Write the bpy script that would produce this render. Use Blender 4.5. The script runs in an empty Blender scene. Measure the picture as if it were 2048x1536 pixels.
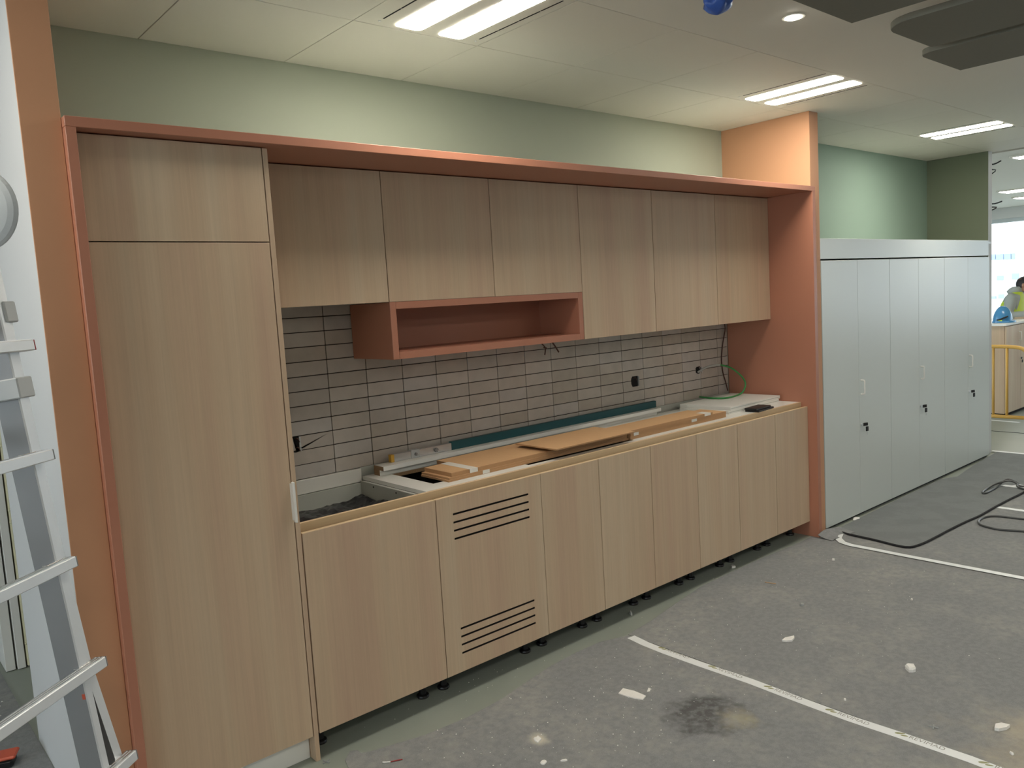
import bpy, bmesh, math, random
import numpy as np
from mathutils import Vector, Matrix
random.seed(7)
S = bpy.context.scene
COL = S.collection

# ---------------------------------------------------------------- camera
CAM = np.array([-1.26166, -2.70472, 1.67720])
YAW, PIT, ROL, FPX = 0.708720, 0.1023237, 0.0594906, 1602.84
_f = np.array([math.sin(YAW)*math.cos(PIT), math.cos(YAW)*math.cos(PIT), -math.sin(PIT)])
_r = np.array([math.cos(YAW), -math.sin(YAW), 0.0])
_d = -np.cross(_r, _f)
_c, _s = math.cos(ROL), math.sin(ROL)
ROT = np.array([_c*_r+_s*_d, -_s*_r+_c*_d, _f])      # rows: right, down, forward
def on(u, v, ax, val):
    """photo pixel -> the point where its ray meets the plane ax = val"""
    d = np.array([(u-1024)/FPX, (v-768)/FPX, 1.0]) @ ROT
    i = 'XYZ'.index(ax)
    return CAM + d*(val-CAM[i])/d[i]
cd = bpy.data.cameras.new('camera'); co = bpy.data.objects.new('camera', cd); COL.objects.link(co)
cd.sensor_width = 36; cd.lens = FPX/2048*36; cd.clip_start = 0.05; cd.clip_end = 300
m = Matrix(((ROT[0][0], -ROT[1][0], -ROT[2][0], CAM[0]),
            (ROT[0][1], -ROT[1][1], -ROT[2][1], CAM[1]),
            (ROT[0][2], -ROT[1][2], -ROT[2][2], CAM[2]), (0, 0, 0, 1)))
co.matrix_world = m
S.camera = co

# ---------------------------------------------------------------- world, exposure
W = bpy.data.worlds.new('world'); S.world = W; W.use_nodes = True
bg = W.node_tree.nodes['Background']
bg.inputs[0].default_value = (0.80, 0.92, 1.0, 1); bg.inputs[1].default_value = 2.7
LAMP = 23.0                      # radiance of the ceiling lamps' diffusers
S.view_settings.view_transform = 'Standard'
S.view_settings.look = 'None'
S.view_settings.exposure = 0.86
S.view_settings.gamma = 1.0
S.view_settings.use_curve_mapping = False

# ---------------------------------------------------------------- materials
def srgb(r, g, b):
    f = lambda c: (c/255/12.92) if c/255 <= 0.04045 else ((c/255+0.055)/1.055)**2.4
    return (f(r), f(g), f(b), 1)
MATS = {}
def base(name):
    m = bpy.data.materials.new(name); m.use_nodes = True
    MATS[name] = m
    return m, m.node_tree, m.node_tree.nodes['Principled BSDF']
def plain(name, col, rough=0.5, metal=0.0, var=0.06, scale=6.0, bump=0.0, bscale=200.0, spec=0.5, rvar=0.0):
    m, nt, b = base(name)
    N, L = nt.nodes, nt.links
    b.inputs['Roughness'].default_value = rough; b.inputs['Metallic'].default_value = metal
    b.inputs['Specular IOR Level'].default_value = spec
    tc = N.new('ShaderNodeTexCoord')
    n = N.new('ShaderNodeTexNoise'); n.inputs['Scale'].default_value = scale; n.inputs['Detail'].default_value = 4
    L.new(tc.outputs['Object'], n.inputs['Vector'])
    mx = N.new('ShaderNodeMix'); mx.data_type = 'RGBA'
    mx.inputs[6].default_value = tuple(c*(1-var) for c in col[:3])+(1,)
    mx.inputs[7].default_value = tuple(min(1, c*(1+var)) for c in col[:3])+(1,)
    L.new(n.outputs[0], mx.inputs[0]); L.new(mx.outputs[2], b.inputs['Base Color'])
    if bump > 0:
        n2 = N.new('ShaderNodeTexNoise'); n2.inputs['Scale'].default_value = bscale; n2.inputs['Detail'].default_value = 3
        L.new(tc.outputs['Object'], n2.inputs['Vector'])
        bp = N.new('ShaderNodeBump'); bp.inputs['Strength'].default_value = bump; bp.inputs['Distance'].default_value = 0.002
        L.new(n2.outputs[0], bp.inputs['Height']); L.new(bp.outputs[0], b.inputs['Normal'])
    return m
def wood(name, c1, c2, c3, axis=2, rough=0.45):
    """ash laminate: long fibres along one axis, broad soft bands across"""
    m, nt, b = base(name); N, L = nt.nodes, nt.links
    b.inputs['Roughness'].default_value = rough; b.inputs['Specular IOR Level'].default_value = 0.35
    tc = N.new('ShaderNodeTexCoord'); oi = N.new('ShaderNodeObjectInfo')
    add = N.new('ShaderNodeVectorMath'); add.operation = 'ADD'
    sc = N.new('ShaderNodeVectorMath'); sc.operation = 'SCALE'; sc.inputs[3].default_value = 17.0
    cx = N.new('ShaderNodeCombineXYZ')
    for i in range(3): L.new(oi.outputs['Random'], cx.inputs[i])
    L.new(cx.outputs[0], sc.inputs[0]); L.new(tc.outputs['Object'], add.inputs[0]); L.new(sc.outputs[0], add.inputs[1])
    def noise(k, along, detail, dist=0.0):
        mp = N.new('ShaderNodeMapping'); s = [k, k, k]; s[axis] = along
        mp.inputs['Scale'].default_value = s
        L.new(add.outputs[0], mp.inputs[0])
        n = N.new('ShaderNodeTexNoise'); n.inputs['Scale'].default_value = 1; n.inputs['Detail'].default_value = detail
        n.inputs['Distortion'].default_value = dist
        L.new(mp.outputs[0], n.inputs['Vector']); return n
    broad = noise(7, 0.35, 3, 0.6); fine = noise(150, 2.2, 5, 0.3); mid = noise(34, 0.9, 4, 0.8)
    r = N.new('ShaderNodeValToRGB'); e = r.color_ramp.elements
    e[0].position = 0.30; e[0].color = c1; e[1].position = 0.72; e[1].color = c3
    k = r.color_ramp.elements.new(0.5); k.color = c2
    L.new(broad.outputs[0], r.inputs[0])
    def mul(a, bn, lo, hi):
        mr = N.new('ShaderNodeMapRange'); mr.inputs[1].default_value = 0.3; mr.inputs[2].default_value = 0.7
        mr.inputs[3].default_value = lo; mr.inputs[4].default_value = hi
        L.new(bn.outputs[0], mr.inputs[0])
        v = N.new('ShaderNodeVectorMath'); v.operation = 'SCALE'
        L.new(a, v.inputs[0]); L.new(mr.outputs[0], v.inputs[3]); return v.outputs[0]
    o = mul(r.outputs[0], fine, 0.955, 1.03); o = mul(o, mid, 0.955, 1.03)
    L.new(o, b.inputs['Base Color'])
    return m
def emit(name, col, strength):
    m, nt, b = base(name)
    b.inputs['Base Color'].default_value = (0.8, 0.8, 0.8, 1)
    b.inputs['Emission Color'].default_value = col; b.inputs['Emission Strength'].default_value = strength
    return m

wood('ash', srgb(194, 166, 141), srgb(199, 175, 147), srgb(203, 183, 156))
wood('ash_rail', srgb(196, 168, 130), srgb(206, 180, 142), srgb(212, 188, 152), axis=0)
plain('ash_edge', srgb(222, 196, 158), 0.5, var=0.05, scale=30)
plain('terracotta', srgb(178, 121, 97), 0.38, var=0.02, scale=3, bump=0.05, bscale=500)
plain('terracotta_wall', srgb(198, 148, 112), 0.6, var=0.02, scale=3, bump=0.08, bscale=300)
plain('green_wall', srgb(166, 172, 154), 0.7, var=0.02, scale=2, bump=0.08, bscale=300)
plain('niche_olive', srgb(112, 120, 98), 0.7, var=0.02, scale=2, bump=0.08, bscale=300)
plain('niche_green', srgb(142, 164, 148), 0.7, var=0.02, scale=2, bump=0.08, bscale=300)
plain('white_wall', srgb(208, 209, 208), 0.6, var=0.015, scale=2, bump=0.06, bscale=300)
plain('grey_wall', srgb(128, 128, 124), 0.7, var=0.02, scale=2)
plain('ceiling_white', srgb(224, 221, 210), 0.75, var=0.01, scale=3)
plain('ceiling_tile', srgb(222, 218, 206), 0.6, var=0.01, scale=3)
plain('ceiling_gap', srgb(150, 146, 134), 0.8)
plain('white_cabinet', srgb(206, 212, 208), 0.32, var=0.01, scale=2)
plain('white_board', srgb(228, 228, 222), 0.35, var=0.015, scale=4)
plain('carcass_grey', srgb(186, 190, 182), 0.4, var=0.02, scale=4)
plain('grout', srgb(40, 32, 26), 0.9, var=0.2, scale=60)
plain('mdf', srgb(206, 166, 122), 0.7, var=0.05, scale=90)
plain('mdf_edge', srgb(176, 136, 96), 0.8, var=0.06, scale=60)
plain('chipboard', srgb(150, 122, 92), 0.9, var=0.35, scale=260)
plain('masking_tape', srgb(222, 220, 212), 0.6, var=0.03, scale=40)
plain('black_plastic', srgb(22, 22, 24), 0.4, var=0.1, scale=30)
plain('black_film', srgb(34, 33, 38), 0.28, var=0.2, scale=12, bump=0.6, bscale=25)
plain('dark_void', srgb(18, 17, 16), 0.9)  # near-black, standing in for shade inside cabinets, slots and holes; also screws
plain('aluminium', (0.62, 0.63, 0.64, 1), 0.38, metal=1.0, var=0.06, scale=14)
plain('aluminium_dark', (0.27, 0.27, 0.27, 1), 0.55, metal=0.6, var=0.08, scale=10)
plain('aluminium_light', (0.70, 0.73, 0.75, 1), 0.4, metal=0.35, var=0.04, scale=20)
plain('grey_plastic', srgb(150, 153, 152), 0.45, var=0.03, scale=10)
plain('pale_plastic', srgb(186, 190, 190), 0.45, var=0.03, scale=10)
plain('hinge_grey', srgb(190, 195, 196), 0.5, var=0.03, scale=10)
plain('red_plastic', srgb(150, 34, 34), 0.4)
plain('orange_red', srgb(196, 84, 56), 0.45)
plain('teal_paint', srgb(18, 78, 84), 0.45, var=0.08, scale=20)
plain('yellow_plastic', srgb(206, 160, 60), 0.5)
plain('hose_green', srgb(52, 138, 70), 0.3)
plain('hose_clear', srgb(176, 174, 166), 0.25)
plain('cable_brown', srgb(70, 40, 30), 0.5)
plain('cable_grey', srgb(74, 76, 76), 0.38)
plain('raft_grey', srgb(122, 121, 110), 0.9, var=0.04, scale=60)
plain('steel_wire', (0.5, 0.5, 0.5, 1), 0.4, metal=1.0)
plain('blue_bag', srgb(52, 92, 176), 0.35, var=0.15, scale=40, bump=0.4, bscale=60)
plain('plaster_chip', srgb(232, 231, 226), 0.85, var=0.08, scale=60)
plain('felt_black', srgb(34, 34, 36), 0.95)
plain('tape_print', srgb(150, 150, 146), 0.6)
plain('tape_leaf', srgb(150, 152, 112), 0.6)
plain('tape_white', srgb(228, 232, 233), 0.45, var=0.03, scale=30)
plain('yellow_paint', srgb(214, 168, 84), 0.45, var=0.05, scale=10)
plain('helmet_blue', srgb(74, 138, 186), 0.25, var=0.03)
plain('hivis', srgb(204, 226, 70), 0.6, var=0.05, scale=20)
plain('grey_fleece', srgb(168, 174, 170), 0.9, var=0.06, scale=20)
plain('hair_dark', srgb(38, 34, 36), 0.6)
plain('skin', srgb(176, 132, 108), 0.5)
plain('trousers', srgb(52, 56, 66), 0.85)
plain('facade', srgb(226, 230, 232), 0.8, var=0.02)
plain('facade_glass', srgb(128, 146, 168), 0.2)
plain('window_frame', srgb(196, 204, 206), 0.45)
plain('cream_film', srgb(222, 218, 184), 0.25, var=0.05, scale=8, bump=0.35, bscale=14)
plain('asphalt', srgb(120, 122, 122), 0.9)
plain('puddle_metal', (0.85, 0.85, 0.85, 1), 0.25, metal=1.0)
emit('lamp_diffuser', (1.0, 0.93, 0.82, 1), LAMP)
emit('downlight_glow', (1.0, 0.95, 0.82, 1), LAMP*1.6)

def tile_mat(i, col):
    """hand-made glazed tile: cloudy glaze, wavy gloss"""
    m, nt, b = base('glaze_%d' % i); N, L = nt.nodes, nt.links
    tc = N.new('ShaderNodeTexCoord'); oi = N.new('ShaderNodeObjectInfo')
    cx = N.new('ShaderNodeCombineXYZ')
    for k in range(3): L.new(oi.outputs['Random'], cx.inputs[k])
    sc = N.new('ShaderNodeVectorMath'); sc.operation = 'SCALE'; sc.inputs[3].default_value = 31
    L.new(cx.outputs[0], sc.inputs[0])
    ad = N.new('ShaderNodeVectorMath'); ad.operation = 'ADD'
    L.new(tc.outputs['Object'], ad.inputs[0]); L.new(sc.outputs[0], ad.inputs[1])
    n = N.new('ShaderNodeTexNoise'); n.inputs['Scale'].default_value = 14; n.inputs['Detail'].default_value = 5
    L.new(ad.outputs[0], n.inputs['Vector'])
    mx = N.new('ShaderNodeMix'); mx.data_type = 'RGBA'
    mx.inputs[6].default_value = tuple(c*0.84 for c in col[:3])+(1,); mx.inputs[7].default_value = tuple(c*1.14 for c in col[:3])+(1,)
    L.new(n.outputs[0], mx.inputs[0]); L.new(mx.outputs[2], b.inputs['Base Color'])
    b.inputs['Roughness'].default_value = 0.16; b.inputs['Specular IOR Level'].default_value = 0.5
    n2 = N.new('ShaderNodeTexNoise'); n2.inputs['Scale'].default_value = 34; n2.inputs['Detail'].default_value = 2
    L.new(ad.outputs[0], n2.inputs['Vector'])
    bp = N.new('ShaderNodeBump'); bp.inputs['Strength'].default_value = 0.35; bp.inputs['Distance'].default_value = 0.004
    L.new(n2.outputs[0], bp.inputs['Height']); L.new(bp.outputs[0], b.inputs['Normal'])
for i, c in enumerate([(186, 178, 168), (182, 175, 166), (190, 183, 174), (180, 172, 161), (187, 182, 176)]):
    tile_mat(i, srgb(*c))

def floor_mats():
    # resin floor
    m, nt, b = base('resin_floor'); N, L = nt.nodes, nt.links
    tc = N.new('ShaderNodeTexCoord')
    n = N.new('ShaderNodeTexNoise'); n.inputs['Scale'].default_value = 3; n.inputs['Detail'].default_value = 6
    L.new(tc.outputs['Object'], n.inputs['Vector'])
    r = N.new('ShaderNodeValToRGB'); r.color_ramp.elements[0].color = srgb(134, 142, 132); r.color_ramp.elements[1].color = srgb(152, 158, 148)
    L.new(n.outputs[0], r.inputs[0]); L.new(r.outputs[0], b.inputs['Base Color'])
    b.inputs['Roughness'].default_value = 0.42
    # protective felt with dust, a dark stain and tan dust
    m, nt, b = base('felt'); N, L = nt.nodes, nt.links
    tc = N.new('ShaderNodeTexCoord'); P = tc.outputs['Object']
    def noise(s, d=5, rgh=0.6):
        n = N.new('ShaderNodeTexNoise'); n.inputs['Scale'].default_value = s; n.inputs['Detail'].default_value = d
        n.inputs['Roughness'].default_value = rgh; L.new(P, n.inputs['Vector']); return n.outputs[0]
    def rng(x, a, bb, lo, hi):
        q = N.new('ShaderNodeMapRange'); q.interpolation_type = 'SMOOTHSTEP'
        for i, v in enumerate((a, bb, lo, hi)): q.inputs[i+1].default_value = v
        L.new(x, q.inputs[0]); return q.outputs[0]
    def math_(op, a, bb):
        q = N.new('ShaderNodeMath'); q.operation = op
        for i, v in enumerate((a, bb)):
            if isinstance(v, (int, float)): q.inputs[i].default_value = v
            else: L.new(v, q.inputs[i])
        return q.outputs[0]
    def blob(x, y, r0, r1, wob=0.25):
        v = N.new('ShaderNodeVectorMath'); v.operation = 'DISTANCE'; L.new(P, v.inputs[0]); v.inputs[1].default_value = (x, y, 0)
        w = math_('MULTIPLY', math_('SUBTRACT', noise(7, 4), 0.5), wob*2)
        return rng(math_('ADD', v.outputs['Value'], w), r0, r1, 1, 0)
    def mix(fac, a, bb):
        q = N.new('ShaderNodeMix'); q.data_type = 'RGBA'; L.new(fac, q.inputs[0])
        for i, v in ((6, a), (7, bb)):
            if isinstance(v, tuple): q.inputs[i].default_value = v
            else: L.new(v, q.inputs[i])
        return q.outputs[2]
    fib = noise(260, 3); mott = noise(38, 5)
    c = mix(fib, srgb(116, 118, 119), srgb(156, 158, 159))
    c = mix(rng(mott, .38, .62, 0.0, 0.22), c, srgb(100, 102, 103))
    dust = math_('MULTIPLY', rng(noise(1.7, 6, .7), .44, .66, 0, 1), rng(noise(22, 5), .34, .62, .1, 1))
    c = mix(math_('MULTIPLY', dust, .30), c, srgb(182, 180, 170))
    dk = math_('MULTIPLY', blob(1.24, -0.86, .05, .20, .22), rng(noise(30, 4), .3, .6, .35, 1))
    c = mix(math_('MULTIPLY', dk, .75), c, srgb(70, 70, 68))
    tan = math_('MULTIPLY', blob(1.28, -0.95, .0, .10, .12), .55); c = mix(tan, c, srgb(190, 182, 150))
    t2 = math_('MULTIPLY', blob(1.86, -1.92, .02, .42, .3), .45); c = mix(t2, c, srgb(196, 184, 156))
    t3 = math_('MULTIPLY', blob(1.42, -1.86, .0, .30, .2), .5); c = mix(t3, c, srgb(196, 190, 168))
    pt = math_('MULTIPLY', blob(0.652, -0.498, .0, .055, .05), .9); c = mix(pt, c, srgb(206, 200, 184))
    L.new(c, b.inputs['Base Color'])
    b.inputs['Roughness'].default_value = 0.95; b.inputs['Specular IOR Level'].default_value = 0.15
    bp = N.new('ShaderNodeBump'); bp.inputs['Strength'].default_value = 0.5; bp.inputs['Distance'].default_value = 0.002
    L.new(fib, bp.inputs['Height']); L.new(bp.outputs[0], b.inputs['Normal'])
    # same felt, cleaner and darker piece
    m, nt, b = base('felt_new'); N, L = nt.nodes, nt.links
    tc = N.new('ShaderNodeTexCoord'); P = tc.outputs['Object']
    c = mix(noise(260, 3), srgb(110, 114, 114), srgb(138, 142, 142))
    c = mix(rng(noise(5, 4), .4, .6, 0, .3), c, srgb(106, 108, 110))
    L.new(c, b.inputs['Base Color']); b.inputs['Roughness'].default_value = 0.95; b.inputs['Specular IOR Level'].default_value = 0.15
floor_mats()

# ---------------------------------------------------------------- mesh helpers
def tag(o, label=None, cat=None, group=None, kind=None):
    if label: o['label'] = label
    if cat: o['category'] = cat
    if group: o['group'] = group
    if kind: o['kind'] = kind
    return o
def empty(name, loc, label=None, cat=None, group=None, kind=None):
    o = bpy.data.objects.new(name, None); COL.objects.link(o)
    o.location = loc; o.empty_display_size = 0.05
    return tag(o, label, cat, group, kind)
def link(name, me, mat, parent=None, loc=(0, 0, 0)):
    o = bpy.data.objects.new(name, me); COL.objects.link(o)
    o.parent = parent; o.location = loc
    if mat is not None and not me.materials: me.materials.append(MATS[mat])
    return o
def wloc(p):
    v = Vector((0, 0, 0))
    while p is not None: v += p.location; p = p.parent
    return v
def from_bm(name, bm, mat, parent=None, smooth=False, origin=None):
    """bm is in world coordinates; the object's origin is `origin`, its parent's place, or its own base centre"""
    bmesh.ops.recalc_face_normals(bm, faces=bm.faces)
    if parent is not None: o0 = wloc(parent)
    elif origin is not None: o0 = Vector(origin)
    else:
        xs = [v.co for v in bm.verts]
        o0 = Vector(((min(v.x for v in xs)+max(v.x for v in xs))/2, (min(v.y for v in xs)+max(v.y for v in xs))/2, min(v.z for v in xs)))
    bmesh.ops.translate(bm, verts=bm.verts, vec=-o0)
    me = bpy.data.meshes.new(name); bm.to_mesh(me); bm.free()
    if smooth:
        for p in me.polygons: p.use_smooth = True
    return link(name, me, mat, parent, (0, 0, 0) if parent is not None else o0)
def bbox(bm, x0, x1, y0, y1, z0, z1, bevel=0.0):
    vs = [bm.verts.new((x, y, z)) for z in (z0, z1) for y in (y0, y1) for x in (x0, x1)]
    fs = [bm.faces.new([vs[i] for i in f]) for f in ((0, 2, 3, 1), (4, 5, 7, 6), (0, 1, 5, 4), (2, 6, 7, 3), (0, 4, 6, 2), (1, 3, 7, 5))]
    if bevel > 0:
        es = list({e for f in fs for e in f.edges})
        bmesh.ops.bevel(bm, geom=es, offset=bevel, segments=1, affect='EDGES')
    return fs
def box(name, x0, x1, y0, y1, z0, z1, mat, parent=None, bevel=0.0015, **k):
    bm = bmesh.new(); bbox(bm, x0, x1, y0, y1, z0, z1, bevel)
    return from_bm(name, bm, mat, parent, **k)
def prism(name, pts, z0, z1, mat, parent=None, bevel=0.0, tri=True, **k):
    """outline in X,Y pulled up from z0 to z1"""
    bm = bmesh.new()
    a = [bm.verts.new((x, y, z0)) for x, y in pts]; b = [bm.verts.new((x, y, z1)) for x, y in pts]
    n = len(pts); caps = [bm.faces.new(a), bm.faces.new(b)]
    for i in range(n): bm.faces.new((a[i], a[(i+1) % n], b[(i+1) % n], b[i]))
    if bevel: bmesh.ops.bevel(bm, geom=[e for e in bm.edges if abs(e.verts[0].co.z-e.verts[1].co.z) < 1e-6], offset=bevel, segments=1, affect='EDGES')
    bm.normal_update()
    if tri: bmesh.ops.triangulate(bm, faces=[f for f in bm.faces if len(f.verts) > 4])
    return from_bm(name, bm, mat, parent, **k)
def obox(name, c, ax, ay, az, hx, hy, hz, mat, parent=None, bevel=0.001, **k):
    """oriented box: centre, three axes, half sizes"""
    bm = bmesh.new(); bbox(bm, -hx, hx, -hy, hy, -hz, hz, bevel)
    M = Matrix((ax, ay, az)).transposed().to_4x4(); M.translation = Vector(c)
    bmesh.ops.transform(bm, matrix=M, verts=bm.verts)
    return from_bm(name, bm, mat, parent, **k)
def smooth_path(pts, n=8):
    P = [Vector(p) for p in pts]; out = []
    for i in range(len(P)-1):
        p0, p1, p2, p3 = P[max(i-1, 0)], P[i], P[i+1], P[min(i+2, len(P)-1)]
        for k in range(n):
            t = k/n
            out.append(0.5*((2*p1)+(p2-p0)*t+(2*p0-5*p1+4*p2-p3)*t*t+(3*p1-p0-3*p2+p3)*t**3))
    out.append(P[-1]); return out
def tube(name, pts, r, mat, parent=None, seg=8, n=8, **k):
    path = smooth_path(pts, n) if n > 1 else [Vector(p) for p in pts]
    bm = bmesh.new(); rings = []
    t0 = (path[1]-path[0]).normalized()
    up = Vector((0, 0, 1)) if abs(t0.z) < .9 else Vector((1, 0, 0))
    nrm = (up-t0*up.dot(t0)).normalized()
    for i, p in enumerate(path):
        t = (path[min(i+1, len(path)-1)]-path[max(i-1, 0)]).normalized()
        nrm = (nrm-t*nrm.dot(t)).normalized(); bn = t.cross(nrm)
        rr = r[i] if isinstance(r, list) else r
        rings.append([bm.verts.new(p+(nrm*math.cos(a)+bn*math.sin(a))*rr) for a in [2*math.pi*j/seg for j in range(seg)]])
    for a, b in zip(rings, rings[1:]):
        for j in range(seg): bm.faces.new((a[j], a[(j+1) % seg], b[(j+1) % seg], b[j]))
    bm.faces.new(rings[0]); bm.faces.new(rings[-1])
    return from_bm(name, bm, mat, parent, smooth=True, **k)
def disc(name, c, ax, r, h, mat, parent=None, seg=32, dome=0.0, **k):
    """lathe cylinder along ax, centre of its back at c; dome adds a rounded front"""
    ax = Vector(ax).normalized(); u = ax.orthogonal().normalized(); v = ax.cross(u)
    prof = [(r, 0), (r, h*.75), (r*.96, h)]
    if dome: prof = [(r, 0)]+[(r*math.cos(a), h*math.sin(a)) for a in [math.radians(q) for q in (8, 20, 35, 50, 65, 80)]]
    bm = bmesh.new(); rings = []
    for rr, hh in prof:
        rings.append([bm.verts.new(Vector(c)+ax*hh+(u*math.cos(a)+v*math.sin(a))*rr) for a in [2*math.pi*j/seg for j in range(seg)]])
    for a, b in zip(rings, rings[1:]):
        for j in range(seg): bm.faces.new((a[j], a[(j+1) % seg], b[(j+1) % seg], b[j]))
    bm.faces.new(rings[0]); bm.faces.new(rings[-1])
    return from_bm(name, bm, mat, parent, **k)
def paint_faces(o, rule):
    """rule(normal, centre in world) -> material name or None"""
    me = o.data; w = wloc(o)
    for p in me.polygons:
        q = rule(p.normal, Vector(p.center)+w)
        if q:
            if q not in [s.name for s in me.materials]: me.materials.append(MATS[q])
            p.material_index = [s.name for s in me.materials].index(q)
def struct(o): o['kind'] = 'structure'; return o

CEIL = 2.768
XR = 3.606
# ---------------------------------------------------------------- the setting
struct(box('floor', -9, 15.5, -8, 6, -0.1, 0.0, 'resin_floor', bevel=0, origin=(0, 0, 0)))
FLOOR_JOINT = box('trim_2', 8.09, 8.105, -3, 2.5, 0.0, 0.002, 'felt_black', bevel=0); struct(FLOOR_JOINT)

ceil = struct(box('ceiling', -9, 7.1, -8, 6, CEIL+0.02, CEIL+0.10, 'ceiling_gap', bevel=0, origin=(0, 0, CEIL)))
box('plasterboard', -9, 7.1, -8, -0.572, CEIL, CEIL+0.02, 'ceiling_white', ceil, bevel=0)
LIGHT_COLS = (-2.0, 0.4, 2.8, 5.2)
for k in range(-15, 11):
    x0 = 0.4+0.6*k
    for (y0, y1) in ((-0.57, 0.03), (0.03, 0.6245), ):
        if y0 < 0 and any(abs(x0-c) < .01 for c in LIGHT_COLS): continue
        xa, xb = max(x0, -9)+.0015, min(x0+.6, 7.1)-.0015
        box('ceiling_tile', xa, xb, y0+.0015, y1-.0015, CEIL, CEIL+.02, 'ceiling_tile', ceil, bevel=0.0012)
box('plasterboard', -9, -0.76, 0.626, 6, CEIL, CEIL+.02, 'ceiling_white', ceil, bevel=0)
box('plasterboard', 6.9, 7.1, 0.626, 6, CEIL, CEIL+.02, 'ceiling_white', ceil, bevel=0)
struct(box('ceiling', 7.1, 15.5, -8, 6, 2.86, 2.95, 'ceiling_white', bevel=0))
struct(box('trim_3', 7.1, 7.13, -8, 6, CEIL, 2.86, 'ceiling_white', bevel=0))

wb = struct(box('wall_back', -0.6493, 3.75, 0.6245, 0.76, 0, CEIL+.02, 'green_wall', bevel=0, origin=(0, 0.6245, 0)))
wl = struct(box('wall_left', -0.757, -0.6493, -0.03, 1.0, 0, CEIL, 'white_wall', bevel=0.0015))
paint_faces(wl, lambda n, c: 'terracotta_wall' if (n.y < -.5 or n.x > .5) else None)
wr = struct(box('wall_right', 3.6436, 3.7515, -0.03, 0.76, 0, CEIL, 'terracotta_wall', bevel=0.0015))
paint_faces(wr, lambda n, c: 'niche_green' if n.x > .5 else None)
struct(box('wall_niche', 3.7515, 6.865, 0.545, 0.76, 0, CEIL, 'niche_green', bevel=0))
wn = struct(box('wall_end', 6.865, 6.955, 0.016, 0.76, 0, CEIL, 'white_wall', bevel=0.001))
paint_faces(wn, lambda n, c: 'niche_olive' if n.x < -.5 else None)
struct(box('wall_north', -9, -0.1, 3.2, 3.3, 0, CEIL+.02, 'white_wall', bevel=0))
struct(box('wall_passage', -0.2, -0.1, 0.76, 3.2, 0, CEIL+.02, 'white_wall', bevel=0))
struct(box('wall_far', 6.955, 15.5, 6.0, 6.1, 0, 2.95, 'white_wall', bevel=0))
def window_wall(name, x0, x1, ya, yb, sill, head, ztop, first, pitch):
    """a wall across X with a band of framed window openings"""
    bm = bmesh.new()
    bbox(bm, x0, x1, ya, yb, 0, sill); bbox(bm, x0, x1, ya, yb, head, ztop)
    struct(from_bm(name, bm, 'white_wall'))
    y = ya; k = first
    while y < yb-.1:
        y1 = min(y+pitch, yb)
        bm = bmesh.new(); xm = (x0+x1)/2
        bbox(bm, xm-.05, xm+.05, y, y+.07, sill, head); bbox(bm, xm-.05, xm+.05, y1-.07, y1, sill, head)
        bbox(bm, xm-.05, xm+.05, y+.07, y1-.07, sill, sill+.07); bbox(bm, xm-.05, xm+.05, y+.07, y1-.07, head-.07, head)
        struct(from_bm('window_%d' % k, bm, 'window_frame')); k += 1
        y = y1
window_wall('wall_window', 15.5, 15.7, -8, 6, 0.75, 2.66, 2.95, 1, 1.42)
struct(box('wall_south', -9, 15.5, -8.2, -8, 0, 2.95, 'grey_wall', bevel=0))
window_wall('wall_west', -9.2, -9.0, -8, 3.2, 0.75, 2.66, 2.95, 20, 1.4)

# tiled splashback, a child of the back wall: bed of mortar and single tiles
box('grout_bed', 0.0, XR, 0.609, 0.6245, 0.9423, 1.73, 'grout', wb, bevel=0)
box('plaster_strip', 0.602, XR, 0.607, 0.6245, 0.86, 0.9423, 'carcass_grey', wb, bevel=0)
TW, TH, TX, TZ = 0.2005, 0.0654, 0.4742, 1.3347
HOLES = [(2.556, 2.632, 1.098, 1.164), (3.226, 3.296, 1.112, 1.160), (0.26, 0.312, 1.068, 1.140)]
JO = 0.0019
tile_meshes = []
for gi in range(5):
    for vi in range(2):
        bm = bmesh.new(); bbox(bm, -TW/2+JO, TW/2-JO, -.0035, .0035, -TH/2+JO, TH/2-JO, 0.0012)
        for v in bm.verts:
            if v.co.y < 0: v.co.y += random.uniform(-.0006, .0006)
        me = bpy.data.meshes.new('tile'); bm.to_mesh(me); bm.free(); me.materials.append(MATS['glaze_%d' % gi]); tile_meshes.append(me)
def rect_minus(x0, x1, z0, z1, h):
    """tile outline with a ragged notch where hole h bites into its top or bottom edge"""
    a, b, c, d = max(h[0], x0), min(h[1], x1), max(h[2], z0), min(h[3], z1)
    j = lambda: random.uniform(-.003, .003)
    if h[3] >= z1:    # bites the top edge
        mid = [(b, z1), (b+j(), (c+z1)/2), (b-.01, c+j()), (a+.012, c+j()), (a+j(), (c+z1)/2), (a, z1)]
        mid = [(x, z) for x, z in mid if x0 <= x <= x1]
        return [(x0, z0), (x1, z0), (x1, z1)]+mid+[(x0, z1)]
    mid = [(a, z0), (a+j(), (d+z0)/2), (a+.012, d+j()), (b-.01, d+j()), (b+j(), (d+z0)/2), (b, z0)]
    mid = [(x, z) for x, z in mid if x0 <= x <= x1]
    return [(x0, z0)]+mid+[(x1, z0), (x1, z1), (x0, z1)]
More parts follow.
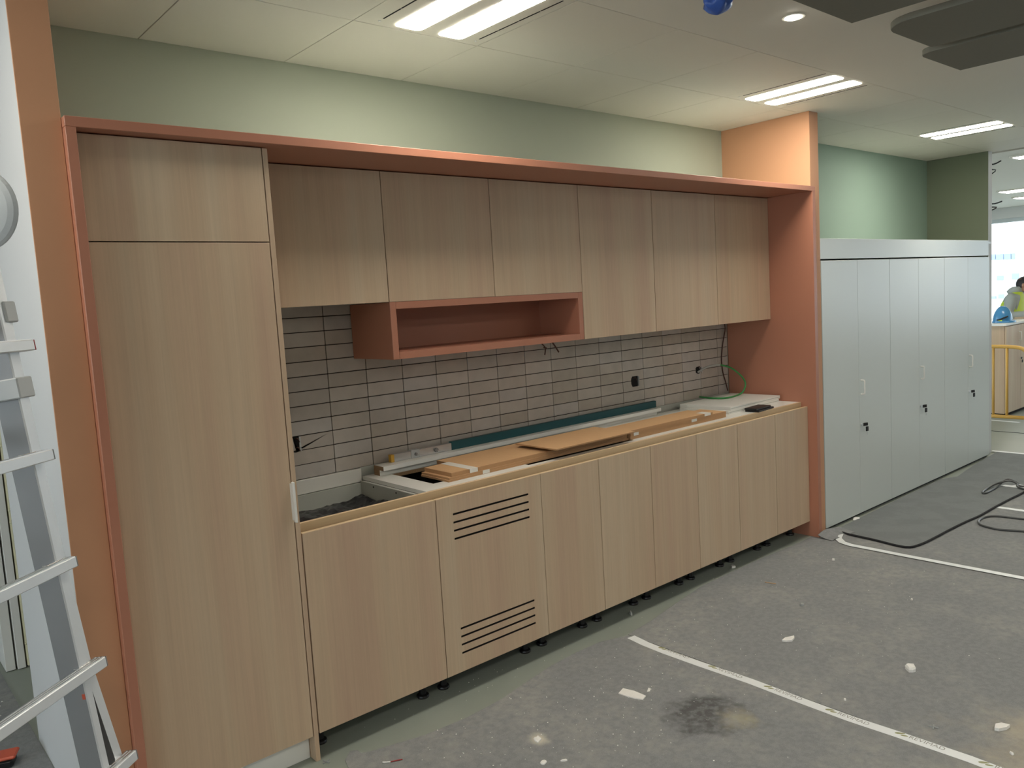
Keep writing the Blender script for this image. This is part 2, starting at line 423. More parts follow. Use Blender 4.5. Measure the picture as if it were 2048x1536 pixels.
for i in range(-2, 16):
    for k in range(-6, 6):
        x0, z0 = TX+TW*i, TZ+TH*k
        x1, z1 = x0+TW, z0+TH
        if z0 > 1.45 and x0 > 0.95: continue
        hs = [h for h in HOLES if h[0] < x1-.004 and h[1] > x0+.004 and h[2] < z1-.004 and h[3] > z0+.004]
        if hs or x1 > XR:
            x1 = min(x1, XR)
            a = (x0+JO, x1-JO, z0+JO, z1-JO)
            pts = rect_minus(*a, hs[0]) if hs else [(a[0], a[2]), (a[1], a[2]), (a[1], a[3]), (a[0], a[3])]
            bm = bmesh.new()
            f = [bm.verts.new((x, .602, z)) for x, z in pts]; q = [bm.verts.new((x, .609, z)) for x, z in pts]
            bm.faces.new(f); bm.faces.new(q)
            for s in range(len(pts)): bm.faces.new((f[s], f[(s+1) % len(pts)], q[(s+1) % len(pts)], q[s]))
            bm.normal_update(); bmesh.ops.triangulate(bm, faces=[g for g in bm.faces if len(g.verts) > 4])
            from_bm('tile', bm, 'glaze_%d' % random.randrange(5), wb)
        else:
            o = link('tile', random.choice(tile_meshes), None, wb, Vector(((x0+x1)/2, .6055, (z0+z1)/2))-wb.location)
            o.rotation_euler = (random.uniform(-.004, .004), 0, random.uniform(-.002, .002))
for n, h in enumerate(HOLES):
    lab = ['open round socket hole in the tiles behind the teal level', 'open socket hole with a hose coming out near the orange side', 'socket box at the tall cupboard edge of the tiles'][n]
    s = empty('socket_hole', ((h[0]+h[1])/2, .606, h[2]), lab, 'socket')
    box('shade_plate', h[0]-.002, h[1]+.002, .6075, .6088, h[2]-.002, h[3]+.002, 'dark_void', s, bevel=0)  # flat black plate standing in for the hole's shaded depth
    bm = bmesh.new()
    bbox(bm, h[1]-.006, h[1]+.0015, .5985, .6075, h[2]+.004, h[3]-.004)
    from_bm('box_rim', bm, 'pale_plastic' if n else 'grey_plastic', s)
    for zz in ((h[2]+h[3])/2+.02, (h[2]+h[3])/2-.02)[: (2 if n == 2 else 1)]:
        tube('lead', [(h[0]+.03, .607, zz), (h[0]+.036, .596, zz+.006), (h[0]+.045, .594, zz-.012)], .0022, 'cable_brown', s, n=3, seg=6)

# ---------------------------------------------------------------- orange surround
fr = empty('kitchen_surround', (1.48, 0.28, 0), 'terracotta orange frame boxing in the wooden kitchen units', 'surround')
box('side_panel', -0.6488, -0.6197, -0.062, 0.6005, 0, 2.2623, 'terracotta', fr)
box('side_panel', XR, 3.6431, -0.062, 0.6005, 0, 2.2623, 'terracotta', fr)
tpn = box('top_panel', -0.6488, 3.6431, -0.062, 0.6005, 2.2623, 2.2928, 'terracotta', fr)
paint_faces(tpn, lambda n, c: 'carcass_grey' if n.z > .9 else None)      # unseen upper side, made grey to keep orange bounce off the ceiling

# ---------------------------------------------------------------- tall cupboard
G = 0.0019
t = empty('tall_cupboard', (-0.31, 0.3, 0), 'tall ash wood cupboard with two stacked doors beside the ladder', 'cupboard')
bm = bmesh.new()
for b in ((-.618, -.600, .024, .60, .1, 2.258), (-.600, -.0235, .58, .60, .1, 2.258), (-.600, -.0235, .024, .58, .1, .118), (-.600, -.0235, .024, .58, 2.24, 2.258), (-.042, -.0235, .024, .58, .118, 2.24)): bbox(bm, *b)
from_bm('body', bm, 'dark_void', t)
box('upper_door', -.6185, -.0235-G, 0, .02, 1.9349+G, 2.2585, 'ash', t, bevel=.0008)
d = box('lower_door', -.6185, -.0235-G, 0, .02, .1016, 1.9349-G, 'ash', t, bevel=.0008)
box('side_panel', -.0235+G, -.0035, 0, .60, 0, 2.2585, 'ash', t, bevel=.0008)
box('plinth', -.618, -.0235, .045, .06, 0, .1, 'white_board', t)
bm = bmesh.new(); bbox(bm, -.031, -.0225, -.028, -.012, .928, 1.078, .002); bbox(bm, -.031, -.027, -.012, .0, .935, 1.07)
tag(from_bm('handle', bm, 'white_board', d), 'slim white edge pull handle')

# ---------------------------------------------------------------- wall cupboards and open box
UX = [0.0, 0.6097, 1.2028, 1.8005, 2.397, 3.0042, XR]
YU = 0.2546
ULAB = ['wall cupboard over the open cabinet, next to the tall cupboard', 'wall cupboard above the left half of the orange open shelf', 'wall cupboard above the right half of the orange open shelf',
        'long wall cupboard just right of the orange open shelf', 'long wall cupboard, the middle one of the three long ones', 'long wall cupboard touching the orange right side panel']
for i in range(6):
    x0, x1 = UX[i], UX[i+1]; zb = 1.7063 if i < 3 else 1.4568
    w = empty('wall_cupboard', ((x0+x1)/2, .43, zb), 'ash wood '+ULAB[i], 'cupboard', 'wall cupboards under the orange top panel')
    bm = bmesh.new()
    for b in ((x0+.001, x0+.019, YU+.023, .598, zb+.001, 2.256), (x1-.019, x1-.001, YU+.023, .598, zb+.001, 2.256), (x0+.019, x1-.019, .585, .598, zb+.001, 2.256), (x0+.019, x1-.019, YU+.023, .585, zb+.001, zb+.019), (x0+.019, x1-.019, YU+.023, .585, 2.238, 2.256)): bbox(bm, *b)
    from_bm('body', bm, 'carcass_grey', w)
    box('door', x0+G, x1-G, YU, YU+.02, zb, 2.2577, 'ash', w, bevel=.0008)
sh = empty('open_shelf_box', (1.205, .43, 1.4568), 'terracotta orange open shelf box hung under two wall cupboards', 'shelf')
x0, x1, za, zb = .6112, 1.799, 1.4568, 1.7055
box('side_panel', x0, .642, YU, .598, za, zb, 'terracotta', sh); box('side_panel', 1.767, x1, YU, .598, za, zb, 'terracotta', sh)
box('bottom_panel', .642, 1.767, YU, .598, za, 1.4885, 'terracotta', sh, bevel=0); box('top_panel', .642, 1.767, YU, .598, 1.675, zb, 'terracotta', sh, bevel=0)
box('back_panel', .642, 1.767, .56, .575, 1.4885, 1.675, 'terracotta', sh, bevel=0)

# ---------------------------------------------------------------- base cabinets
BX = [0.0, 0.6, 1.1961, 1.5899, 1.9899, 2.3908, 2.7926, 3.2053, 3.6045]
BLAB = ['wide plain base cabinet with open top beside the tall cupboard', 'base cabinet whose door has two rows of ventilation slots',
        'narrow base cabinet, first one right of the slotted door', 'narrow base cabinet, second one right of the slotted door', 'narrow base cabinet, third one right of the slotted door',
        'narrow base cabinet, fourth one right of the slotted door', 'narrow base cabinet, last but one before the orange side', 'narrow base cabinet, last one against the orange side']
ZD0, ZD1 = 0.1032, 0.8757
foot = None
def make_foot():
    bm = bmesh.new(); prof = [(.026, 0), (.028, .006), (.026, .012), (.015, .016), (.015, .055), (.021, .06), (.021, .082), (.034, .088), (.034, .1)]
    rings = [[bm.verts.new((r*math.cos(a), r*math.sin(a), z)) for a in [2*math.pi*j/14 for j in range(14)]] for r, z in prof]
    for a, b in zip(rings, rings[1:]):
        for j in range(14): bm.faces.new((a[j], a[(j+1) % 14], b[(j+1) % 14], b[j]))
    bm.faces.new(rings[0]); bm.faces.new(rings[-1]); bmesh.ops.recalc_face_normals(bm, faces=bm.faces)
    me = bpy.data.meshes.new('foot'); bm.to_mesh(me); bm.free(); me.materials.append(MATS['black_plastic']); return me
foot = make_foot()
for i in range(8):
    x0, x1 = BX[i], BX[i+1]; xc = (x0+x1)/2
    c = empty('base_cabinet', (xc, .3, 0), 'ash wood '+BLAB[i], 'cabinet', 'base cabinets under the worktop')
    ztop = .901 if i == 0 else .885
    cm = 'carcass_grey' if i == 0 else 'dark_void'  # closed carcasses painted near-black to give shaded gaps and cut-outs
    box('side_wall', x0+.001, x0+.018, .064, .59, .102, ztop if i == 0 else .885, cm, c, bevel=0)
    box('side_wall', x1-.018, x1-.001, .064, .575, .102, .885, cm, c, bevel=0)
    box('bottom_panel', x0+.018, x1-.018, .064, .575, .102, .12, cm, c, bevel=0)
    box('back_panel', x0+.018, x1-.018, .575, .588, .102, .876 if i == 0 else .885, cm, c, bevel=0)
    if i == 0:
        box('shelf', x0+.018, x1-.018, .064, .575, .775, .79, cm, c, bevel=0)
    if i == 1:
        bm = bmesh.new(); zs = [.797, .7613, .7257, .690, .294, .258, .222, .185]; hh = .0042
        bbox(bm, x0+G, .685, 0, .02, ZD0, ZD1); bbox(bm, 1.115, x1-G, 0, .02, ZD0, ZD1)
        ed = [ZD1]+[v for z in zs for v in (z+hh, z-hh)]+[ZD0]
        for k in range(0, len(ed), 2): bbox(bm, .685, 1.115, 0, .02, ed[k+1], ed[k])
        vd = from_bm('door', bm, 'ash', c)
        paint_faces(vd, lambda n, q_: 'dark_void' if (abs(n.z) > .5 and .69 < q_.x < 1.11 and .12 < q_.z < .86) or (abs(n.x) > .5 and .6 < q_.x-.05 < 1.1) else None)  # inner faces of the slots painted dark in place of their shade
    else:
        dr = box('door', x0+G, x1-G, 0, .02, ZD0, ZD1, 'ash', c, bevel=.0008)
    box('door_edge', x0+G, x1-G, .0005, .0198, ZD1, ZD1+.0006, 'ash_edge', c, bevel=0)
    for fx in (x0+.055, x1-.055):
        for fy in (.118, .5):
            link('foot', foot, None, c, Vector((fx, fy, 0))-c.location)
    # black hinges of the doors do not show; the fixing screws of the open side do
    if i == 0:
        for (sy, sz) in ((.46, .872), (.27, .872), (.13, .875)):
            disc('screw', (x1-.0182, sy, sz), (-1, 0, 0), .004, .0015, 'dark_void', c, seg=10)
        box('back_rail', x0+.002, .599, .59, .607, .877, .941, 'white_board', c)
r = box('worktop_rail', 0.0, 3.604, .0466, .062, .82, .9032, 'ash_rail', bevel=.0006)
paint_faces(r, lambda n, c: 'ash_edge' if n.z > .5 else None)
tag(r, 'long ash wood rail along the front edge of the worktop base', 'rail')
# black film in the open cabinet
bm = bmesh.new(); nx, ny = 34, 26; g = []
for j in range(ny+1):
    row = []
    for i in range(nx+1):
        x = .022+(.578-.022)*i/nx; y = .068+(.572-.068)*j/ny
        z = .806+.010*math.sin(7*x+3*math.sin(9*y))*math.sin(11*y)+.006*math.sin(31*x+17*y)*math.sin(23*y-8*x)+.003*random.uniform(-1, 1)
        if i > nx-4: z += .004*(i-nx+4)
        dd = math.hypot(x-.42, y-.36); z += .016*math.exp(-(dd/.05)**2)*math.sin(60*dd+3*math.atan2(y-.36, x-.42))
        row.append(bm.verts.new((x, y, z)))
    g.append(row)
for j in range(ny):
    for i in range(nx): bm.faces.new((g[j][i], g[j][i+1], g[j+1][i+1], g[j+1][i]))
ret = bmesh.ops.extrude_face_region(bm, geom=list(bm.faces))
for v in ret['geom']:
    if isinstance(v, bmesh.types.BMVert): v.co.z = .7905
tag(from_bm('plastic_film', bm, 'black_film', smooth=False), 'crumpled black plastic film inside the open base cabinet', 'plastic film')

# white worktop base board with cut-outs
bm = bmesh.new(); zt0, zt1 = .886, .9032
for (a, b, c, d) in ((.601, .708, .0625, .585), (.708, 1.215, .0625, .163), (1.215, 1.975, .0625, .098), (.708, 1.975, .50, .585), (1.195, 1.215, .163, .50), (1.975, 3.6035, .0625, .585)):
    bbox(bm, a, b, c, d, zt0, zt1)
wbrd = from_bm('worktop_board', bm, 'chipboard')
paint_faces(wbrd, lambda n, c: 'white_board' if abs(n.z) > .5 or c.x < .603 else None)
tag(wbrd, 'white worktop base board with cut-outs lying on the base cabinets', 'worktop')
ZT = .9034

# ---------------------------------------------------------------- things on the worktop
bm = bmesh.new(); prof = [(.513, ZT), (.563, ZT), (.563, .95), (.478, .95), (.478, .930), (.513, .930)]
sk = (.525-.477)/(2.733-.639)
A = [bm.verts.new((.652, y, z)) for y, z in prof]; B = [bm.verts.new((2.735, min(y+.036, .606) if y > .55 else y+.040, z)) for y, z in prof]
bm.faces.new(A); bm.faces.new(B)
for i in range(6): bm.faces.new((A[i], A[(i+1) % 6], B[(i+1) % 6], B[i]))
bm.normal_update(); bmesh.ops.triangulate(bm, faces=[f for f in bm.faces if len(f.verts) > 4])
o = from_bm('edge_board', bm, 'white_board'); paint_faces(o, lambda n, c: 'chipboard' if abs(n.x) > .8 else None)
tag(o, 'long white stepped board along the tiles with raw chipboard end', 'board')
ax = Vector((2.74-.731, .566-.538, 0)).normalized(); ay = Vector((-ax.y, ax.x, 0)); az = Vector((0, 0, 1))
lv = empty('spirit_level', (1.7, .55, .9505), 'two metre teal and silver builder\'s level along the tiles', 'level')
p0 = Vector((.731, .544, .9505))
def lvl(name, a, b, z0, z1, hw, mat): return obox(name, p0+ax*((a+b)/2)+az*((z0+z1)/2), ax, ay, az, (b-a)/2, hw, (z1-z0)/2, mat, lv, bevel=.001)
lvl('end_cap', 0, .018, .0, .036, .012, 'yellow_plastic')
lvl('steel_beam', .018, .362, 0, .036, .0105, 'aluminium')
lvl('teal_beam', .362, 2.01, 0, .042, .012, 'teal_paint')
lvl('sliding_clamp', .115, .165, .0, .040, .014, 'pale_plastic')
for q, rr in ((.14, .008), (.262, .011)):
    disc('clamp_knob', p0+ax*q+az*.018-ay*.0135, -ay, rr, .008, 'aluminium_dark', lv, seg=14)
    tube('clamp_screw', [p0+ax*q+az*.018-ay*.02, p0+ax*(q+.02)+az*.010-ay*.030, p0+ax*(q+.032)+az*.008-ay*.034], .003, 'aluminium', lv, seg=6, n=2)

def board(name, pts, z0, z1, label, edge='mdf_edge', top='mdf', cat='board', group=None):
    o = prism(name, pts, z0, z1, edge); paint_faces(o, lambda n, c: top if n.z > .7 else None)
    return tag(o, label, cat, group)
def rect(x0, x1, y0, y1, rot=0.0):
    cx, cy = (x0+x1)/2, (y0+y1)/2; c, s = math.cos(rot), math.sin(rot)
    return [(cx+(x-cx)*c-(y-cy)*s, cy+(x-cx)*s+(y-cy)*c) for x, y in ((x0, y0), (x1, y0), (x1, y1), (x0, y1))]
GM = 'raw MDF offcuts stacked on the worktop'
board('mdf_offcut', rect(.762, 1.96, .122, .335), ZT+.0002, .9125, 'lowest brown MDF strip of the near stack, left end over the black cut-out', group=GM)
b2 = board('mdf_offcut', rect(.768, 1.95, .124, .338), .9127, .9218, 'second brown MDF strip from the bottom of the near stack', group=GM)
b3 = board('mdf_offcut', [(.786, .130), (1.955, .126), (1.955, .43), (.92, .43), (.92, .345), (.786, .340)], .9220, .9398, 'top MDF panel of the near stack with white tape across it', group=GM)
board('mdf_offcut', rect(1.965, 2.846, .112, .30), ZT+.0002, .9215, 'lower MDF strip of the far stack near the white slabs', group=GM)
b5 = board('mdf_offcut', rect(1.965, 2.845, .110, .297), .9217, .9398, 'upper MDF strip of the far stack ending at the white slabs', group=GM)
b6 = board('mdf_offcut', rect(1.45, 2.70, .105, .285), .94, .9545, 'long MDF panel lying across both stacks on the worktop', group=GM)
b7 = board('mdf_offcut', rect(1.352, 1.93, .046, .345), .9547, .9610, 'thin MDF sheet lying on top and overhanging the front rail', group=GM)
def tape_top(parent, xa, xb, ya, yb, z): box('masking_tape', xa, xb, ya, yb, z+.0002, z+.0008, 'masking_tape', parent, bevel=0)
def tape_front(parent, xa, xb, y, za, zb): box('masking_tape', xa, xb, y-.0010, y-.0003, za, zb, 'masking_tape', parent, bevel=0)
tape_top(b3, .882, .930, .125, .345, .9398); tape_front(b3, .885, .930, .1255, .9222, .9404)
tape_front(b2, .955, .995, .1215, .9055, .9217)
tape_front(b5, 1.99, 2.03, .1095, .9218, .938); tape_front(b6, 1.78, 1.83, .1045, .9402, .951)
tape_top(b6, 2.62, 2.68, .104, .165, .9545); tape_front(b6, 2.62, 2.68, .1045, .9402, .955); tape_front(b5, 2.50, 2.55, .1095, .9218, .938)
# white slabs
rot = math.atan2(.18-.157, 3.56-2.94)
def slab(name, cx, cy, lx, ly, z0, z1, rot, label):
    c = Vector((cx, cy, (z0+z1)/2)); a = Vector((math.cos(rot), math.sin(rot), 0)); b = Vector((-a.y, a.x, 0))
    root = empty(name, (cx, cy, z0), label, 'board', 'white boards at the end of the worktop')
    obox('panel', c, a, b, az, lx/2, ly/2, (z1-z0)/2, 'white_board', root, bevel=.001)
    obox('edge_groove', c-b*(ly/2-.002)+Vector((0, 0, 0)), a, b, az, lx/2-.004, .0026, .0022, 'carcass_grey', root, bevel=0)
slab('white_slab', 3.244, .352, .60, .37, ZT+.0002, .9235, rot*.6, 'lower white board of the pair in the worktop corner')
slab('white_slab', 3.268, .362, .61, .378, .9237, .9445, rot, 'upper white board of the pair in the worktop corner, under the hose')
ph = empty('notebook', (3.18, .085, ZT), 'black closed organiser lying by the white boards', 'organiser')
ra = math.radians(5)
for nm, cx, cy, z0, z1, lx, ly in (('lower_cover', 3.185, .094, ZT+.0002, .9155, .205, .094), ('upper_cover', 3.170, .098, .9157, .927, .185, .088)):
    a = Vector((math.cos(ra), math.sin(ra), 0)); b = Vector((-a.y, a.x, 0))
    obox(nm, (cx, cy, (z0+z1)/2), a, b, az, lx/2, ly/2, (z1-z0)/2, 'black_plastic', ph, bevel=.003)
obox('label_tab', (3.09, .049, .9205), Vector((math.cos(ra), math.sin(ra), 0)), Vector((-math.sin(ra), math.cos(ra), 0)), az, .008, .0008, .003, 'pale_plastic', ph, bevel=0)
# hoses and cable
hp = [(3.255, .607, 1.122), (3.262, .58, 1.138), (3.275, .54, 1.158), (3.300, .505, 1.167), (3.335, .48, 1.1675)]
hs = empty('flexible_hose', (3.40, .43, .9445), 'thin green and clear hose curling out of the wall onto the white boards', 'hose')
tube('clear_section', hp, .007, 'hose_clear', hs, n=6)
gp = [hp[-1], (3.419, .46, 1.142), (3.476, .44, 1.102), (3.528, .43, 1.055), (3.537, .42, 1.016), (3.50, .412, .976)]
gp += [tuple(on(*p, 'Z', .952)) for p in ((1478, 789), (1455, 795.5), (1428, 796.5), (1405, 794.5), (1394, 792.5))]
tube('green_section', gp, .006, 'hose_green', hs, n=6)
cb = [(3.559, .588, 1.458), (3.561, .588, 1.425), (3.565, .59, 1.39), (3.540, .592, 1.31), (3.527, .594, 1.25), (3.517, .594, 1.18), (3.530, .594, 1.09), (3.556, .592, 1.02), (3.578, .592, .957)]
tag(tube('hanging_cable', cb, .004, 'cable_brown', n=5, seg=6), 'thin brown cable hanging down the tiles beside the orange panel', 'cable')
bp_ = empty('cable_stub', (1.67, .42, 1.40), 'two short dark cable ends hanging under the orange open shelf', 'cable')
tube('cable_end', [(1.628, .42, 1.4565), (1.640, .40, 1.432), (1.648, .40, 1.415), (1.641, .40, 1.386)], .0034, 'cable_brown', bp_, n=3, seg=6)
tube('cable_end', [(1.694, .40, 1.4565), (1.722, .40, 1.423), (1.745, .40, 1.392)], .0044, 'cable_brown', bp_, n=3, seg=6)
tube('cable_tie', [(1.634, .40, 1.425), (1.652, .395, 1.422), (1.640, .39, 1.418)], .003, 'cable_brown', bp_, n=2, seg=5)

# ---------------------------------------------------------------- white office cupboards
WX = [3.7555+.5*i for i in range(7)]
YW = -.0315
WL = ['white double door office cupboard next to the orange wall end', 'middle one of the three white office cupboards', 'white office cupboard at the far end, by the opening']
for i in range(3):
    x0, xm, x1 = WX[2*i], WX[2*i+1], WX[2*i+2]
    c = empty('office_cupboard', ((x0+x1)/2, .25, 0), WL[i], 'cupboard', 'white office cupboards')
    box('body', x0+.001, x1-.001, YW+.022, .50, .026, 1.826, 'carcass_grey', c, bevel=.001)
    box('plinth', x0+.002, x1-.002, YW+.021, .45, 0, .026, 'felt_black', c, bevel=0)  # black stands in for the shade in the gap under the doors
    box('door', x0+.002, xm-.0012, YW, YW+.019, .021, 1.8221, 'white_cabinet', c, bevel=.0012)
    rd = box('door', xm+.0012, x1-.002, YW, YW+.019, .021, 1.8221, 'white_cabinet', c, bevel=.0012)
    hx = xm+.028; y0 = YW
    tube('handle', [(hx, y0+.001, .978), (hx, y0-.019, .978), (hx, y0-.027, .968), (hx, y0-.027, .929), (hx, y0-.027, .889), (hx, y0-.019, .879), (hx, y0+.001, .879)], .0055, 'white_board', rd, n=3)
    lk = disc('lock', (xm+.02, y0+.0005, .661), (0, -1, 0), .009, .006, 'aluminium', rd, seg=14)
    obox('key', (xm+.034, y0-.027, .663), Vector((.94, -.34, 0)), Vector((.34, .94, 0)), az, .021, .0035, .0115, 'black_plastic', rd, bevel=.003)
    obox('key', (xm+.048, y0-.031, .629), Vector((.98, -.2, 0)), Vector((.2, .98, 0)), az, .014, .0035, .0175, 'black_plastic', rd, bevel=.003)
    obox('key_blade', (xm+.049, y0-.031, .600), Vector((1, 0, 0)), Vector((0, 1, 0)), az, .0025, .001, .014, 'aluminium', rd, bevel=0)
struct(box('trim_1', 3.7535, 6.756, YW+.007, YW+.025, 1.8345, 1.9685, 'white_cabinet', bevel=.001))
struct(box('trim_4', 3.7535, 6.863, YW+.025, .545, 1.94, 1.96, 'white_cabinet', bevel=0))

# ---------------------------------------------------------------- ceiling lamps
def lamp(x0, y0, label):
    L = empty('ceiling_lamp', (x0+.3, y0+.3, CEIL), label, 'lamp', 'square recessed ceiling lamps')
    box('housing', x0+.0015, x0+.5985, y0+.0015, y0+.5985, CEIL+.0005, CEIL+.02, 'ceiling_tile', L, bevel=.001)
    for a in (.160, .365):
        w, l = .122, .545; cx, cy = x0+a+w/2, y0+.295; rr = .022; pts = []
        for (sx, sy, s0) in ((1, 1, 0), (-1, 1, 90), (-1, -1, 180), (1, -1, 270)):
            for q in range(5):
                an = math.radians(s0+q*22.5); pts.append((cx+sx*(w/2-rr)+rr*math.cos(an), cy+sy*(l/2-rr)+rr*math.sin(an)))
        prism('diffuser', pts, CEIL-.0015, CEIL+.0005, 'lamp_diffuser', L)
    for a in (.085, .550):
        for q in range(4):
            box('air_slot', x0+a, x0+a+.006, y0+.03+q*.125, y0+.03+q*.125+.120, CEIL-.0006, CEIL+.0005, 'dark_void', L, bevel=0)
        disc('fixing_screw', (x0+a+.003, y0+.552, CEIL+.0005), (0, 0, -1), .006, .003, 'white_board', L, seg=10)
lamp(0.4, -.57, 'bright twin strip ceiling lamp above the wide base cabinets')
lamp(2.8, -.57, 'bright twin strip ceiling lamp beside the orange wall end')
lamp(5.2, -.57, 'bright twin strip ceiling lamp in front of the white office cupboards')
lamp(-2.0, -.57, 'twin strip ceiling lamp above the ladder, outside the view')
for j, (b, rw) in enumerate(((-3.6, 'first'), (-6.0, 'second'))):  # unseen lamp rows, added to brighten the floor and cabinet fronts
    for i, a in enumerate((-4.4, -2.0, 0.4, 2.8, 5.2)):
        lamp(a, b, 'added unseen ceiling lamp behind the viewer, %s row, %s from the left' % (rw, ('first', 'second', 'third', 'fourth', 'fifth')[i]))
dl = empty('downlight', (1.905, -.919, CEIL), 'small round downlight glowing near the grey ceiling rafts', 'lamp')
bm = bmesh.new(); prof = [(.046, 0), (.046, -.003), (.036, -.003), (.034, .0)]
rings = [[bm.verts.new((1.905+r_*math.cos(a), -.919+r_*math.sin(a), CEIL+z)) for a in [2*math.pi*j/28 for j in range(28)]] for r_, z in prof]
for a, b in zip(rings, rings[1:]):
    for j in range(28): bm.faces.new((a[j], a[(j+1) % 28], b[(j+1) % 28], b[j]))
from_bm('trim_ring', bm, 'ceiling_white', dl)
disc('bulb', (1.905, -.919, CEIL-.0002), (0, 0, -1), .034, .010, 'downlight_glow', dl, seg=24, dome=1)
# blue bag over a detector
bm = bmesh.new(); bmesh.ops.create_icosphere(bm, subdivisions=3, radius=1)
for v in bm.verts:
    a = math.atan2(v.co.y, v.co.x); k = 1+.16*math.sin(5*a+2*v.co.z)+.1*math.sin(9*a-3*v.co.z)
    z = v.co.z; s = (.050 if z > 0 else .050*(1-.45*z*z))*k
    v.co = Vector((1.392+v.co.x*s, -.905+v.co.y*s, CEIL-.040+z*.0395))
tag(from_bm('blue_bag', bm, 'blue_bag', smooth=True), 'blue plastic bag tied over a ceiling detector', 'bag')
# hanging rafts
def raft(pts, label, zb=2.55):
    xs = [p[0] for p in pts]; ys = [p[1] for p in pts]
    R_ = empty('ceiling_raft', (sum(xs)/len(xs), sum(ys)/len(ys), zb), label, 'acoustic panel', 'grey acoustic rafts hanging under the ceiling')
    prism('panel', pts, zb, zb+.022, 'raft_grey', R_, bevel=.002)
    for (x, y) in ((max(xs)-.1, max(ys)-.12), (max(xs)-.1, min(ys)+.2)):
        tube('wire', [(x, y, zb+.022), (x, y, CEIL)], .0015, 'steel_wire', R_, n=1, seg=5)
zr = 2.55
def q(u, v): p = on(u, v, 'Z', zr); return float(p[0]), float(p[1])
def arc(cx, cy, r_, a0, a1, n=8): return [(cx+r_*math.cos(math.radians(a0+(a1-a0)*i/n)), cy+r_*math.sin(math.radians(a0+(a1-a0)*i/n))) for i in range(n+1)]
ax_, ay_ = q(1703, 47)
raft([(ax_, ay_), (ax_-2.2, ay_-.02), (ax_-2.2, ay_-1.6), (ax_+.02, ay_-1.6)], 'square cornered grey raft nearest the downlight')
bxl = q(1780, 50)[0]; by = q(1855, 92)[1]; bxr = q(1862, 92)[0]
raft([(bxr+.02, by), ]+arc(bxl+.10, by-.10, .10, 90, 180)+[(bxl+.02, by-1.6), (bxr+.05, by-1.6)], 'grey raft with one rounded corner between two others')
cxl = q(1855, 105)[0]; cy_ = q(1920, 141)[1]; cxr = q(1920, 141)[0]
raft([(cxr, cy_)]+arc(cxl+.055, cy_-.055, .055, 90, 180)+[(cxl+.02, cy_-1.6), (cxr+.03, cy_-1.6)], 'grey raft farthest from the downlight with pointed outer corner')

# ---------------------------------------------------------------- floor felt and tapes
def wob(x): return .012*math.sin(9*x)+.008*math.sin(23*x+1)
felts = empty
def felt(pts, z0, z1, mat, label):
    o = prism('floor_felt', pts, z0, z1, mat, origin=(0, 0, 0)); return tag(o, label, 'floor felt', 'grey protective felt sheets on the floor')
e1 = [(690, 1520), (700, 1502), (715, 1500), (722, 1506), (740, 1503), (850, 1470), (930, 1437), (1000, 1400), (1050, 1366), (1100, 1333), (1150, 1306), (1200, 1284), (1256, 1271)]
n1 = [tuple(on(u, v, 'Z', .003)[:2]) for u, v in e1]
felt([(-.42, -8), (1.598, -8), (1.598, float(n1[-1][1]))]+[(float(a), float(b)) for a, b in n1[::-1]]+[(-.01, -.30), (-.20, -.45), (-.42, -.5)], .0005, .0035, 'felt', 'grey felt sheet in front of the wide base cabinets with a torn corner')
e2 = [(1256, 1269), (1300, 1243), (1340, 1215), (1400, 1174), (1440, 1155), (1500, 1127), (1560, 1101), (1600, 1085), (1622, 1073)]
n2 = [tuple(map(float, on(u, v, 'Z', .003)[:2])) for u, v in e2]
felt([(1.602, -8), (3.598, -8), (3.598, n2[-1][1]-.01)]+[p for p in n2[::-1] if p[0] < 3.597], .0005, .0035, 'felt', 'grey felt sheet between the two long white tapes')
felt([(3.602, -8), (5.0, -8), (5.0, -.26), (3.9, -.22), (3.70, -.16), (3.602, -.07)], .0005, .0035, 'felt', 'grey felt sheet running under the loose strip at the white cupboards')
felt([(5.004, -8), (6.98, -8), (6.98, -.3), (5.004, -.28)], .0005, .0035, 'felt', 'grey felt sheet at the far end beside the cable coils')
felt([(-9, -8), (-.424, -8), (-.424, -.2), (-.66, -.12), (-.760, -.1), (-.760, 3.1), (-9, 3.1)], .0005, .0035, 'felt', 'grey felt sheet under the ladder running back along the white wall')
d1 = [(1680, 1062), (1692, 1068), (1750, 1081), (1810, 1095), (1840, 1090), (1870, 1076), (1900, 1060), (1935, 1043), (1960, 1032), (1990, 1015), (2020, 999), (2048, 985)]
near = [tuple(map(float, on(u, v, 'Z', .008)[:2])) for u, v in d1]
far_ = [tuple(map(float, on(u, v, 'Z', .008)[:2])) for u, v in ((1668, 1061), (1712, 1040), (1800, 997), (1880, 959), (1915, 953), (1935, 939), (1960, 923))]
lp = near+[(6.3, -.69), (6.97, -.70), (6.97, -.03)]+far_[::-1]
ls = prism('floor_felt', lp, .0045, .0095, 'felt_new', origin=(0, 0, 0)); tag(ls, 'loose darker felt strip with rolled black edge along the white cupboards', 'floor felt', 'grey protective felt sheets on the floor')
tube('rolled_edge', [(x, y, .011) for x, y in near]+[(6.3, -.69, .011), (6.9, -.70, .011)], .0075, 'felt_black', ls, n=4, seg=6)
